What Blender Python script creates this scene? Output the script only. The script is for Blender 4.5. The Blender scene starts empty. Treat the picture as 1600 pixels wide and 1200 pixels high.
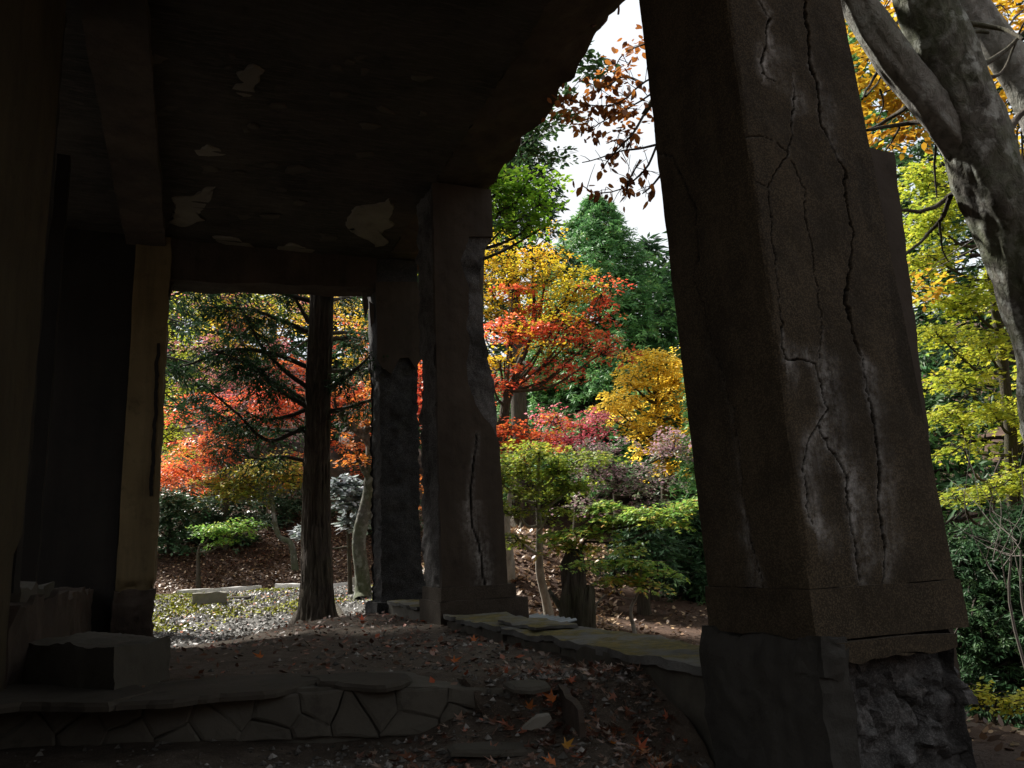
import bpy, math, random
import numpy as np
from mathutils import Vector, Matrix
SC = bpy.context.scene
COL = SC.collection
random.seed(7); RNG = np.random.default_rng(7)
R = math.radians

# ------------------------------------------------------------------ camera
CAM = np.array([0.0, 0.0, 0.6])
_y, _p, _r, FPX = R(22), R(12), R(2.5), 1244.0
FWD = np.array([math.sin(_y)*math.cos(_p), math.cos(_y)*math.cos(_p), math.sin(_p)])
_r0 = np.cross(FWD, [0, 0, 1.0]); _r0 /= np.linalg.norm(_r0); _u0 = np.cross(_r0, FWD)
UPV = _u0*math.cos(_r) + _r0*math.sin(_r); RGT = _r0*math.cos(_r) - _u0*math.sin(_r)
cd = bpy.data.cameras.new('camera'); cam = bpy.data.objects.new('camera', cd); COL.objects.link(cam)
cam.matrix_world = Matrix(((RGT[0], UPV[0], -FWD[0], CAM[0]), (RGT[1], UPV[1], -FWD[1], CAM[1]),
                           (RGT[2], UPV[2], -FWD[2], CAM[2]), (0, 0, 0, 1)))
cd.sensor_width = 36; cd.lens = FPX/1600*36; cd.clip_start = .05; cd.clip_end = 1000
SC.camera = cam

# ------------------------------------------------------------------ light
SUN_DIR = Vector((-.36, .54, .76)).normalized()          # towards the sun
sl = bpy.data.lights.new('sun', 'SUN'); sl.energy = 3.9; sl.angle = R(5); sl.color = (1, .95, .87)
sun = bpy.data.objects.new('sun', sl); COL.objects.link(sun); sun.location = (-20, 8, 25)
sun.rotation_euler = SUN_DIR.to_track_quat('Z', 'Y').to_euler()
W = bpy.data.worlds.new('World'); SC.world = W; W.use_nodes = True
nt = W.node_tree; nt.nodes.clear()
sky = nt.nodes.new('ShaderNodeTexSky'); sky.sky_type = 'NISHITA'; sky.sun_disc = False
sky.sun_elevation = math.asin(SUN_DIR.z); sky.sun_rotation = math.atan2(SUN_DIR.x, SUN_DIR.y)
sky.dust_density = 3; sky.air_density = 1.2
tc = nt.nodes.new('ShaderNodeTexCoord'); nz = nt.nodes.new('ShaderNodeTexNoise')
nz.inputs['Scale'].default_value = 2.2; nz.inputs['Detail'].default_value = 6
rp = nt.nodes.new('ShaderNodeValToRGB'); rp.color_ramp.elements[0].position = .30; rp.color_ramp.elements[1].position = .55
rp.color_ramp.elements[0].color = (.72, .72, .72, 1)
mx = nt.nodes.new('ShaderNodeMix'); mx.data_type = 'RGBA'
mx.inputs[7].default_value = (2.85, 2.93, 3.0, 1)           # thin bright cloud over the blue
bg = nt.nodes.new('ShaderNodeBackground'); bg.inputs['Strength'].default_value = .1
ow = nt.nodes.new('ShaderNodeOutputWorld')
L = nt.links.new
L(tc.outputs['Generated'], nz.inputs['Vector']); L(nz.outputs['Fac'], rp.inputs['Fac']); L(rp.outputs['Color'], mx.inputs[0])
L(sky.outputs['Color'], mx.inputs[6]); L(mx.outputs[2], bg.inputs['Color']); L(bg.outputs[0], ow.inputs[0])
vs = SC.view_settings
vs.view_transform = 'Standard'; vs.look = 'None'; vs.gamma = 1; vs.exposure = 1.85; vs.use_curve_mapping = False
SC.cycles.max_bounces = 8; SC.cycles.diffuse_bounces = 5; SC.cycles.glossy_bounces = 2; SC.cycles.transmission_bounces = 3
SC.cycles.use_denoising = True

# ------------------------------------------------------------------ placing helpers (survey of the place)
def ray(px, py): return FWD + RGT*((px-800)/FPX) + UPV*((600-py)/FPX)
def P(px, py, d): return CAM + ray(px, py)*d
def at(ax, px, py, v):
    r = ray(px, py); return CAM + r*(v-CAM[ax])/r[ax]
def Y(px, py, y): return at(1, px, py, y)
def X(px, py, x): return at(0, px, py, x)
def Z(px, py, z): return at(2, px, py, z)

# ------------------------------------------------------------------ noise
def _h(ix, iy, iz, s):
    h = (ix.astype(np.uint32)*np.uint32(374761393) + iy.astype(np.uint32)*np.uint32(668265263) + iz.astype(np.uint32)*np.uint32(2246822519) + np.uint32((s*3266489917) & 0xffffffff))
    h = (h ^ (h >> np.uint32(13)))*np.uint32(1274126177); h = h ^ (h >> np.uint32(16))
    return h.astype(np.float64)/4294967295.0
def vn(p, s=0):
    p = np.asarray(p, float); i = np.floor(p).astype(np.int64); f = p-i; f = f*f*(3-2*f); o = 0
    for a in (0, 1):
        for b in (0, 1):
            for c in (0, 1):
                w = (f[:, 0] if a else 1-f[:, 0])*(f[:, 1] if b else 1-f[:, 1])*(f[:, 2] if c else 1-f[:, 2])
                o = o + w*_h(i[:, 0]+a, i[:, 1]+b, i[:, 2]+c, s)
    return o*2-1
def fbm(p, s=0, o=4, g=.5):
    p = np.asarray(p, float); t = 0; a = 1.0
    for k in range(o): t = t + a*vn(p*2**k + 17.3*k, s+k); a *= g
    return t
def nrm(v): return v/(np.linalg.norm(v, axis=-1, keepdims=True)+1e-9)
def sstep(a, b, x):
    t = np.clip((x-a)/(b-a), 0, 1); return t*t*(3-2*t)

# ------------------------------------------------------------------ object helpers
def tag(o, label=None, cat=None, group=None, kind=None):
    for k, v in (('label', label), ('category', cat), ('group', group), ('kind', kind)):
        if v: o[k] = v
    return o
def empty(name, loc, label, cat, group=None):
    o = bpy.data.objects.new(name, None); COL.objects.link(o); o.location = loc; o.empty_display_size = .2
    return tag(o, label, cat, group)
def link(name, me, parent=None):
    o = bpy.data.objects.new(name, me); COL.objects.link(o)
    if parent is not None:
        o.parent = parent
        if parent.parent is None: o.matrix_parent_inverse = Matrix.Translation(-Vector(parent.location))
    return o
def mesh(name, v, faces, m, parent=None, smooth=False, fattr=None, pattr=None):
    """faces: list of integer arrays, each (n, k)"""
    me = bpy.data.meshes.new(name)
    v = np.asarray(v, np.float32); faces = [np.asarray(f, np.int32) for f in faces if len(f)]
    idx = np.concatenate([f.ravel() for f in faces]); tot = np.concatenate([np.full(len(f), f.shape[1], np.int32) for f in faces])
    st = np.concatenate([[0], np.cumsum(tot)[:-1]]).astype(np.int32)
    me.vertices.add(len(v)); me.vertices.foreach_set('co', v.ravel())
    me.loops.add(len(idx)); me.loops.foreach_set('vertex_index', idx)
    me.polygons.add(len(tot)); me.polygons.foreach_set('loop_start', st)
    me.polygons.foreach_set('use_smooth', np.full(len(tot), smooth, bool))
    for dom, dct in (('FACE', fattr), ('POINT', pattr)):
        for k, a in (dct or {}).items():
            me.attributes.new(k, 'FLOAT', dom).data.foreach_set('value', np.asarray(a, np.float32))
    me.update(calc_edges=True); me.validate()
    if m: me.materials.append(m)
    return link(name, me, parent)

_CAPS = {}
def lattice(nx, ny, nz):
    """closed box surface on an integer lattice with shared vertices"""
    if (nx, ny, nz) in _CAPS: return _CAPS[(nx, ny, nz)]
    n = (nx, ny, nz); quads = []
    for ax in range(3):
        u, w = (ax+1) % 3, (ax+2) % 3
        for side in (0, 1):
            a, b = np.meshgrid(np.arange(n[u]), np.arange(n[w]), indexing='ij'); a = a.ravel(); b = b.ravel()
            q = np.zeros((len(a), 4, 3), np.int64); q[:, :, ax] = side*n[ax]
            for k, (da, db) in enumerate(((0, 0), (1, 0), (1, 1), (0, 1)) if side else ((0, 0), (0, 1), (1, 1), (1, 0))):
                q[:, k, u] = a+da; q[:, k, w] = b+db
            quads.append(q)
    q = np.concatenate(quads); key = (q[..., 0]*(ny+1) + q[..., 1])*(nz+1) + q[..., 2]
    uq, inv = np.unique(key.ravel(), return_inverse=True)
    k = uq % (nz+1); j = (uq//(nz+1)) % (ny+1); i = uq//((nz+1)*(ny+1))
    _CAPS[(nx, ny, nz)] = (np.stack([i/nx, j/ny, k/nz], 1), inv.reshape(-1, 4))
    return _CAPS[(nx, ny, nz)]
def rough_box(name, lo, hi, m, parent=None, res=.06, amp=.01, sc=3., seed=0, fn=None, smooth=True, oct=4, nmax=240):
    lo = np.array(lo, float); hi = np.array(hi, float)
    n = [int(min(nmax, max(1, round((hi[k]-lo[k])/res)))) for k in range(3)]
    u, q = lattice(*n); v = lo + u*(hi-lo); pa = None
    if fn:
        v = fn(v, u)
        if isinstance(v, tuple): v, pa = v
    if amp:
        d = np.stack([fbm(v*sc+31.7*k, seed+10*k, oct) for k in range(3)], 1); v = v + amp*d
    o = mesh(name, v, [q], m, parent, smooth, pattr=pa)
    if smooth:
        try: o.data.set_sharp_from_angle(angle=R(42))
        except Exception: pass
    return o
def prism(name, poly, thick, m, parent=None, jag=0., seg=1, seed=0, bulge=0.):
    """poly: (n,3) world points in order; thick: extrusion vector. Ragged if jag."""
    p = np.asarray(poly, float)
    if seg > 1:
        q = []
        for i in range(len(p)):
            for k in range(seg): q.append(p[i] + (p[(i+1) % len(p)]-p[i])*k/seg)
        p = np.array(q)
    t = np.asarray(thick, float)
    if jag:
        tn = t/np.linalg.norm(t); d = np.stack([fbm(p*6+40*k, seed+7*k, 3) for k in range(3)], 1)
        d -= tn*(d@tn)[:, None]; p = p + jag*d
    n = len(p); c = p.mean(0); w = .012+.02*np.abs(fbm(p*9, seed+3, 3))[:, None]; inn = nrm(c-p)*np.minimum(w, .2*np.linalg.norm(c-p, axis=1)[:, None])
    v = np.concatenate([p, p+t*.55, p+inn+t, [c+t*(1+bulge)], [c]])
    i = np.arange(n); j = (i+1) % n
    return mesh(name, v, [np.stack([i, j, j+n, i+n], 1), np.stack([i+n, j+n, j+2*n, i+2*n], 1), np.stack([i+2*n, j+2*n, np.full(n, 3*n)], 1), np.stack([j, i, np.full(n, 3*n+1)], 1)], m, parent)

class TB:
    """collects tubes"""
    def __init__(s): s.v = []; s.f = []; s.n = 0
    def tube(s, pts, rad, k=6, bark=None, cap=True):
        pts = np.asarray(pts, float); rad = np.asarray(rad, float); m = len(pts)
        tg = np.gradient(pts, axis=0); tg /= np.linalg.norm(tg, axis=1)[:, None]+1e-9
        ref = np.array([0, 0, 1.]) if abs(tg[0][2]) < .9 else np.array([1., 0, 0])
        n = np.cross(tg[0], ref); n /= np.linalg.norm(n); N = [n]
        for i in range(1, m):
            n = N[-1]-tg[i]*(N[-1]@tg[i]); N.append(n/(np.linalg.norm(n)+1e-9))
        N = np.array(N); B = np.cross(tg, N); a = np.arange(k)/k*2*math.pi
        rr = rad[:, None]*np.ones((m, k))
        if bark is not None: rr = bark(rr, a, pts)
        v = pts[:, None, :] + rr[..., None]*(np.cos(a)[None, :, None]*N[:, None, :] + np.sin(a)[None, :, None]*B[:, None, :])
        i, j = np.meshgrid(np.arange(m-1), np.arange(k), indexing='ij'); i = i.ravel(); j = j.ravel(); j2 = (j+1) % k
        s.v.append(v.reshape(-1, 3)); s.f.append(np.stack([i*k+j, i*k+j2, (i+1)*k+j2, (i+1)*k+j], 1)+s.n); s.n += m*k
        return s
    def build(s, name, m, parent=None, kind=None):
        if not s.v: return None
        o = mesh(name, np.concatenate(s.v), [np.concatenate(s.f)], m, parent, True)
        return tag(o, kind=kind)
def spline(pts, n):
    pts = np.asarray(pts, float); m = len(pts)
    if m == 2: return pts[0] + (pts[1]-pts[0])*np.linspace(0, 1, n)[:, None]
    e = np.concatenate([[2*pts[0]-pts[1]], pts, [2*pts[-1]-pts[-2]]]); out = []
    for t in np.linspace(0, m-1-1e-6, n):
        i = int(t); f = t-i; a, b, c, d = e[i:i+4]
        out.append(.5*(2*b + (c-a)*f + (2*a-5*b+4*c-d)*f*f + (3*b-a-3*c+d)*f**3))
    return np.array(out)
def wob(p, a, s, seed):
    return p + a*np.stack([fbm(p*s+11*k, seed+k, 3) for k in range(3)], 1)*np.linspace(0.15, 1, len(p))[:, None]

KITE = np.array([(0, 0), (.42, -.32), (1, 0), (.42, .32)])
OVAL = np.array([(0, 0), (.25, -.27), (.62, -.25), (1, 0), (.62, .25), (.25, .27)])
NEEDLE = np.array([(0, -.04), (.45, -.13), (1, 0), (.45, .13)])
def _star():
    pts = [(0, 0)]
    for a, r in ((-105, .45), (-75, .25), (-58, .8), (-33, .38), (0, 1.0), (33, .38), (58, .8), (75, .25), (105, .45)):
        pts.append((.15+r*math.cos(R(a))*.85, r*math.sin(R(a))*.75))
    return np.array(pts)
STAR = _star()
def leaf_geo(c, n, d, size, shape, cup=.15):
    n = nrm(n); d = nrm(d - n*(d*n).sum(1)[:, None]); s = np.cross(n, d); k = len(shape)
    sx, sy = shape[:, 0], shape[:, 1]
    v = c[:, None] + size[:, None, None]*(d[:, None]*sx[None, :, None] + s[:, None]*sy[None, :, None] - n[:, None]*(cup*(sy**2*2+sx**2*.6))[None, :, None])
    return v.reshape(-1, 3), np.arange(len(c)*k).reshape(-1, k)
def leaves(name, c, n, d, size, m, parent=None, tint=None, shape=KITE, kind=None, cup=.15):
    v, f = leaf_geo(np.asarray(c), np.asarray(n), np.asarray(d), np.asarray(size), shape, cup)
    o = mesh(name, v, [f], m, parent, False, fattr={'tint': tint if tint is not None else RNG.random(len(c))})
    return tag(o, kind=kind)

# ------------------------------------------------------------------ materials
class G:
    def __init__(s, name):
        s.m = bpy.data.materials.new(name); s.m.use_nodes = True; s.t = s.m.node_tree; s.t.nodes.clear()
        s.out = s.t.nodes.new('ShaderNodeOutputMaterial'); s.tc = s.t.nodes.new('ShaderNodeTexCoord')
    def n(s, ty, **kw):
        x = s.t.nodes.new(ty)
        for k, v in kw.items(): setattr(x, k, v)
        return x
    def l(s, a, b): s.t.links.new(a, b)
    def noise(s, scale, detail=4, rough=.55, stretch=None, dist=0):
        x = s.n('ShaderNodeTexNoise'); x.inputs['Scale'].default_value = scale; x.inputs['Detail'].default_value = detail
        x.inputs['Roughness'].default_value = rough; x.inputs['Distortion'].default_value = dist
        if stretch:
            mp = s.n('ShaderNodeMapping'); mp.inputs['Scale'].default_value = stretch
            s.l(s.tc.outputs['Object'], mp.inputs['Vector']); s.l(mp.outputs[0], x.inputs['Vector'])
        else: s.l(s.tc.outputs['Object'], x.inputs['Vector'])
        return x.outputs['Fac']
    def vor(s, scale, feat='F1', out='Distance'):
        x = s.n('ShaderNodeTexVoronoi', feature=feat); x.inputs['Scale'].default_value = scale
        s.l(s.tc.outputs['Object'], x.inputs['Vector']); return x.outputs[out]
    def attr(s, name):
        x = s.n('ShaderNodeAttribute', attribute_name=name); return x.outputs['Fac']
    def ramp(s, fac, stops, interp='LINEAR'):
        x = s.n('ShaderNodeValToRGB'); cr = x.color_ramp; cr.interpolation = interp
        while len(cr.elements) < len(stops): cr.elements.new(.5)
        for e, (p, c) in zip(cr.elements, stops):
            e.position = p; e.color = (c, c, c, 1) if isinstance(c, (int, float)) else (*c, 1)
        s.l(fac, x.inputs['Fac']); return x.outputs['Color']
    def mix(s, fac, a, b, mode='MIX'):
        x = s.n('ShaderNodeMix', data_type='RGBA', blend_type=mode)
        for i, v in ((0, fac), (6, a), (7, b)):
            if hasattr(v, 'is_output'): s.l(v, x.inputs[i])
            elif i == 0: x.inputs[0].default_value = v
            else: x.inputs[i].default_value = (*v, 1) if not isinstance(v, (int, float)) else (v, v, v, 1)
        return x.outputs[2]
    def math(s, op, a, b=0.):
        x = s.n('ShaderNodeMath', operation=op)
        for i, v in ((0, a), (1, b)):
            if hasattr(v, 'is_output'): s.l(v, x.inputs[i])
            else: x.inputs[i].default_value = v
        return x.outputs[0]
    def bump(s, h, st=.4, dist=.02, prev=None):
        x = s.n('ShaderNodeBump'); x.inputs['Strength'].default_value = st; x.inputs['Distance'].default_value = dist
        s.l(h, x.inputs['Height'])
        if prev is not None: s.l(prev, x.inputs['Normal'])
        return x.outputs[0]
    def done(s, col, rough=.9, bump=None, spec=.25):
        b = s.n('ShaderNodeBsdfPrincipled')
        if hasattr(col, 'is_output'): s.l(col, b.inputs['Base Color'])
        else: b.inputs['Base Color'].default_value = (*col, 1)
        if hasattr(rough, 'is_output'): s.l(rough, b.inputs['Roughness'])
        else: b.inputs['Roughness'].default_value = rough
        b.inputs['Specular IOR Level'].default_value = spec
        if bump is not None: s.l(bump, b.inputs['Normal'])
        s.l(b.outputs[0], s.out.inputs[0]); return s.m

def concrete(name, c1, c2, speck=0., bands=False, bump=.35, grime=.5, streak=True, spec=.2):
    g = G(name)
    col = g.ramp(g.noise(1.7, 6, .6), [(.3, c1), (.7, c2)])
    if streak: col = g.mix(g.math('MULTIPLY', g.ramp(g.noise(2.2, 5, .6, (3, 3, .28)), [(.45, 0), (.75, 1)]), grime), col, tuple(x*.3 for x in c1))
    col = g.mix(g.ramp(g.noise(7, 6, .7), [(.55, 0), (.72, .55)]), col, tuple(x*.45 for x in c1))
    if speck:
        sp = g.n('ShaderNodeTexVoronoi'); sp.inputs['Scale'].default_value = 210; g.l(g.tc.outputs['Object'], sp.inputs['Vector'])
        bw = g.n('ShaderNodeRGBToBW'); g.l(sp.outputs['Color'], bw.inputs[0])
        col = g.mix(g.ramp(bw.outputs[0], [(.60, 0), (.66, speck), (1, speck)]), col, tuple(min(1, x*2.6) for x in c2))
        col = g.mix(g.ramp(bw.outputs[0], [(.30, speck), (.40, 0)]), col, tuple(x*.3 for x in c1))
    col = g.mix(g.math('MULTIPLY', g.math('MULTIPLY', g.attr('stain'), g.ramp(g.noise(26, 6, .75), [(.38, .1), (.6, 1)])), g.ramp(g.noise(9, 5, .65, (2.2, 2.2, .45)), [(.36, .15), (.6, 1)])), col, (.40, .395, .385))
    col = g.mix(g.attr('crack'), col, tuple(x*.12 for x in c1))
    col = g.mix(g.attr('bare'), col, (.09, .085, .08))
    if bands: col = g.mix(g.ramp(g.noise(6, 6, .7, (1, 9, 1)), [(.5, 0), (.68, .7)]), col, tuple(x*1.5 for x in c2))
    if speck: col = g.mix(g.ramp(g.noise(3.2, 6, .7), [(.46, 0), (.62, .5)]), col, tuple(x*.4 for x in c1))
    h = g.noise(60, 6, .7); bp = g.bump(h, bump, .006); bp = g.bump(g.noise(9, 6, .65), bump, .02, bp)
    if bands: bp = g.bump(g.noise(5, 4, .6, (1, 14, 1)), .5, .02, bp)
    return g.done(col, .92, bp, spec)
def bark(name, c1, c2, moss=0., sx=(6, 6, .8), dist=.03, scale=5, lichen=0.):
    g = G(name); h = g.noise(scale, 7, .65, sx, .6)
    col = g.ramp(h, [(.3, c1), (.65, c2)])
    if lichen: col = g.mix(g.ramp(g.noise(9, 5, .6), [(.52, 0), (.62, lichen)]), col, (.30, .31, .29))
    if moss: col = g.mix(g.math('MULTIPLY', g.ramp(g.noise(2.5, 6, .7), [(.42, 0), (.62, 1)]), moss), col, (.05, .075, .015))
    return g.done(col, .9, g.bump(g.noise(40, 4, .7), .4, .008, g.bump(h, .9, dist)), .2)
def leafm(name, stops, trans=.5, spec=.35, rough=.45):
    g = G(name)
    f = g.math('ADD', g.attr('tint'), g.math('MULTIPLY', g.math('SUBTRACT', g.noise(1.6, 3), .5), .35))
    col = g.ramp(f, stops)
    b = g.n('ShaderNodeBsdfPrincipled'); b.inputs['Roughness'].default_value = rough; b.inputs['Specular IOR Level'].default_value = spec
    t = g.n('ShaderNodeBsdfTranslucent'); x = g.n('ShaderNodeMixShader'); x.inputs[0].default_value = trans
    g.l(col, b.inputs['Base Color']); g.l(col, t.inputs['Color']); g.l(b.outputs[0], x.inputs[1]); g.l(t.outputs[0], x.inputs[2])
    g.l(x.outputs[0], g.out.inputs[0]); return g.m

M = {}
M['pillar'] = concrete('pillar_concrete', (.028, .021, .0125), (.047, .036, .022), speck=.28, grime=.6)
M['pier'] = concrete('pier_concrete', (.034, .027, .02), (.05, .041, .032), speck=.2, grime=.5)
M['far'] = concrete('far_pillar_render', (.032, .025, .019), (.052, .041, .031), grime=.45)
M['wall'] = concrete('stained_wall_render', (.03, .023, .013), (.05, .039, .022), grime=.4)
M['jamb'] = concrete('jamb_render', (.09, .069, .035), (.135, .105, .056), grime=.6)
M['ceil'] = concrete('sooty_ceiling', (.014, .0115, .009), (.044, .036, .029), bands=True, bump=.7, grime=.3, streak=False)
M['patch'] = concrete('old_plaster', (.085, .074, .062), (.15, .13, .108), grime=.5, streak=False)
M['scar'] = concrete('ceiling_scar', (.03, .025, .02), (.07, .058, .046), streak=False)
M['beam'] = concrete('beam_concrete', (.03, .023, .018), (.062, .046, .035), bump=.8)
M['rubble'] = concrete('bare_rubble', (.022, .021, .02), (.095, .092, .09), bump=1., speck=.22, streak=False)
M['black'] = concrete('charred_masonry', (.010, .010, .010), (.03, .03, .03), speck=.5, bump=1., grime=.3, spec=.4)
M['dark'] = concrete('dark_room', (.010, .009, .008), (.016, .014, .012))  # near-black base colour stands in for the shade of the unlit room
M['slab'] = concrete('slab_concrete', (.042, .038, .03), (.07, .064, .052), grime=.6, streak=False)
M['dusty'] = concrete('dusty_slab', (.032, .028, .022), (.06, .052, .042), grime=.5, streak=False)
M['step'] = concrete('step_concrete', (.05, .046, .038), (.095, .088, .072), streak=False)
M['parapet'] = concrete('parapet_concrete', (.045, .042, .034), (.08, .074, .06), grime=.6)
M['skirt'] = concrete('grey_base_render', (.022, .021, .018), (.044, .042, .037), grime=.7, bump=.7)
M['stone'] = concrete('grey_stone', (.10, .094, .08), (.19, .18, .155), streak=False)
def moss_top(name):
    g = G(name); base = g.ramp(g.noise(3, 5), [(.3, (.05, .05, .045)), (.7, (.13, .13, .125))])
    nx = g.n('ShaderNodeNewGeometry'); sx = g.n('ShaderNodeSeparateXYZ'); g.l(nx.outputs['Normal'], sx.inputs[0])
    top = g.ramp(sx.outputs['Z'], [(.6, 0), (.85, 1)])
    f = g.math('MULTIPLY', top, g.ramp(g.noise(3.3, 6, .7), [(.44, 0), (.56, .85)]))
    col = g.mix(f, base, g.ramp(g.noise(14, 5, .7), [(.3, (.035, .036, .012)), (.5, (.09, .075, .014)), (.72, (.19, .13, .02))]))
    return g.done(col, .95, g.bump(g.noise(25, 6, .7), .6, .02))
M['mossy'] = moss_top('mossy_coping')
def dirt(name, c1, c2, c3, sc=6):
    g = G(name); col = g.ramp(g.noise(sc, 8, .75), [(.3, c1), (.5, c2), (.72, c3)])
    col = g.mix(g.ramp(g.vor(90), [(.1, .5), (.35, 0)]), col, tuple(x*1.8 for x in c3))
    return g.done(col, .95, g.bump(g.noise(70, 5, .7), .7, .015, g.bump(g.noise(12, 6, .7), .6, .04)))
M['dirt'] = dirt('porch_dirt', (.034, .026, .019), (.062, .048, .036), (.105, .087, .068))
M['soil'] = dirt('forest_soil', (.03, .018, .011), (.06, .035, .022), (.10, .062, .04), 3)
M['gravel'] = dirt('grey_gravel', (.07, .07, .065), (.13, .13, .125), (.22, .215, .21), 5)
def ground_mat():
    g = G('ground_mix')
    sx = g.n('ShaderNodeSeparateXYZ'); g.l(g.tc.outputs['Object'], sx.inputs[0])
    a = g.ramp(g.noise(4, 8, .75), [(.3, (.035, .034, .03)), (.5, (.07, .068, .062)), (.72, (.15, .147, .14))])
    b = g.ramp(g.noise(3, 8, .75), [(.3, (.025, .015, .010)), (.5, (.055, .031, .02)), (.72, (.095, .058, .038))])
    col = g.mix(g.attr('forest'), a, b)
    col = g.mix(g.attr('pathway'), col, (.42, .41, .38))
    return g.done(col, .95, g.bump(g.noise(60, 5, .7), .7, .02, g.bump(g.noise(9, 6, .7), .6, .05)))
M['ground'] = ground_mat()
M['moss'] = (lambda g: g.done(g.ramp(g.noise(14, 5, .7), [(.3, (.10, .13, .015)), (.55, (.28, .29, .025)), (.75, (.46, .40, .035))]), .95, g.bump(g.noise(90, 4), .8, .02)))(G('yellow_moss'))
M['pebble'] = (lambda g: g.done(g.ramp(g.attr('tint'), [(0, (.035, .032, .028)), (.7, (.09, .085, .076)), (1, (.26, .25, .235))]), .75))(G('pebble_grey'))
M['log'] = (lambda g: g.done(g.ramp(g.noise(4, 6, .6, (1, 8, 8)), [(.3, (.22, .215, .21)), (.7, (.5, .49, .475))]), .85, g.bump(g.noise(8, 5, .6, (1, 12, 12)), .6, .02)))(G('bleached_timber'))
M['sheet'] = (lambda g: g.done(g.ramp(g.noise(5, 5), [(.3, (.09, .105, .12)), (.7, (.17, .19, .21))]), .5, None, .5))(G('weathered_sheet'))
M['cedar_bark'] = bark('cedar_bark', (.026, .020, .016), (.095, .077, .062), .12, (7, 7, .5), .05, 4)
M['bark'] = bark('dark_bark', (.025, .02, .016), (.07, .058, .046), .2)
M['grey_bark'] = bark('mossy_grey_bark', (.04, .039, .033), (.12, .115, .10), .45, (2, 2, 1), .03, 5, .5)
M['beech_bark'] = bark('beech_bark', (.04, .038, .032), (.15, .142, .125), .45, (2.2, 2.2, 1.4), .035, 9, .9)
M['limb_bark'] = bark('pale_beech_bark', (.10, .095, .085), (.25, .24, .22), .2, (2, 2, 1.4), .035, 9, .8)
M['pale_bark'] = bark('pale_bark', (.16, .145, .12), (.34, .31, .27), .15, (3, 3, 1), .01, 6)
M['twig'] = (lambda g: g.done((.035, .027, .022), .9))(G('dark_twig'))
M['pale_twig'] = (lambda g: g.done((.32, .29, .25), .85))(G('pale_twig'))
M['dead_twig'] = (lambda g: g.done((.13, .115, .10), .85))(G('dead_twig'))
M['rebar'] = (lambda g: g.done(g.ramp(g.noise(20, 4), [(.3, (.05, .02, .012)), (.7, (.11, .05, .03))]), .8))(G('rusty_iron'))
red = [(0, (.46, .05, .04)), (.3, (.66, .10, .05)), (.6, (.78, .20, .07)), (.85, (.80, .32, .08)), (1, (.70, .48, .06))]
M['red'] = leafm('red_leaf', red)
M['scarlet'] = leafm('scarlet_leaf', [(0, (.34, .10, .04)), (.4, (.62, .09, .04)), (.75, (.74, .18, .05)), (1, (.62, .40, .06))])
M['rust'] = leafm('rust_leaf', [(0, (.30, .10, .02)), (.5, (.50, .14, .03)), (1, (.55, .30, .04))])
M['yellow'] = leafm('yellow_leaf', [(0, (.70, .47, .04)), (.5, (.85, .62, .07)), (1, (.88, .72, .20))], .58)
M['gold'] = leafm('golden_green_leaf', [(0, (.22, .26, .02)), (.4, (.48, .42, .03)), (.8, (.66, .48, .03)), (1, (.72, .34, .03))])
M['lime'] = leafm('yellow_green_leaf', [(0, (.12, .22, .03)), (.5, (.36, .42, .04)), (1, (.62, .55, .06))])
M['olive'] = leafm('green_orange_leaf', [(0, (.10, .18, .03)), (.5, (.26, .30, .04)), (.8, (.48, .36, .05)), (1, (.66, .24, .04))])
M['blend'] = leafm('olive_gold_leaf', [(0, (.08, .18, .03)), (.45, (.24, .32, .04)), (.8, (.46, .42, .05)), (.93, (.62, .36, .05)), (1, (.66, .24, .05))])
M['green'] = leafm('green_maple_leaf', [(0, (.09, .22, .04)), (.55, (.20, .38, .07)), (.85, (.40, .44, .07)), (1, (.62, .36, .08))])
M['fresh'] = leafm('fresh_green_leaf', [(0, (.08, .20, .02)), (.6, (.20, .38, .03)), (1, (.36, .48, .05))], .55)
M['purple'] = leafm('purple_leaf', [(0, (.10, .20, .09)), (.35, (.20, .22, .13)), (.55, (.36, .24, .27)), (1, (.52, .28, .34))], .4)
M['magenta'] = leafm('magenta_leaf', [(0, (.42, .06, .08)), (.5, (.56, .10, .14)), (1, (.66, .32, .34))])
M['orange'] = leafm('orange_beech_leaf', [(0, (.14, .07, .012)), (.4, (.33, .15, .02)), (.75, (.50, .30, .025)), (1, (.55, .42, .04))])
M['russet'] = leafm('russet_beech_leaf', [(0, (.10, .035, .012)), (.5, (.26, .085, .02)), (1, (.42, .16, .03))], .4)
M['conif'] = leafm('cypress_leaf', [(0, (.04, .12, .05)), (.5, (.11, .27, .08)), (.90, (.22, .42, .12)), (.95, (.26, .12, .045)), (1, (.28, .12, .05))], .32, .2)
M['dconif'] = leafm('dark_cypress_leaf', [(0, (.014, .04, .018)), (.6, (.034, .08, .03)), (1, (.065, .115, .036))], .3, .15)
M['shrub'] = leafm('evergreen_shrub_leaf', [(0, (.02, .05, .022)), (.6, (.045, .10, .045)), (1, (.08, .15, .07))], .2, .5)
M['silver'] = leafm('silver_leaf', [(0, (.12, .17, .13)), (.5, (.36, .38, .42)), (1, (.58, .57, .62))], .25, .6)
M['litter'] = leafm('brown_litter', [(0, (.04, .022, .014)), (.45, (.10, .055, .032)), (.8, (.20, .12, .07)), (.95, (.36, .26, .16)), (1, (.38, .26, .15))], .1)
M['tan'] = leafm('tan_litter', [(0, (.10, .055, .03)), (.5, (.24, .15, .085)), (1, (.42, .31, .20))], .1)
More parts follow.
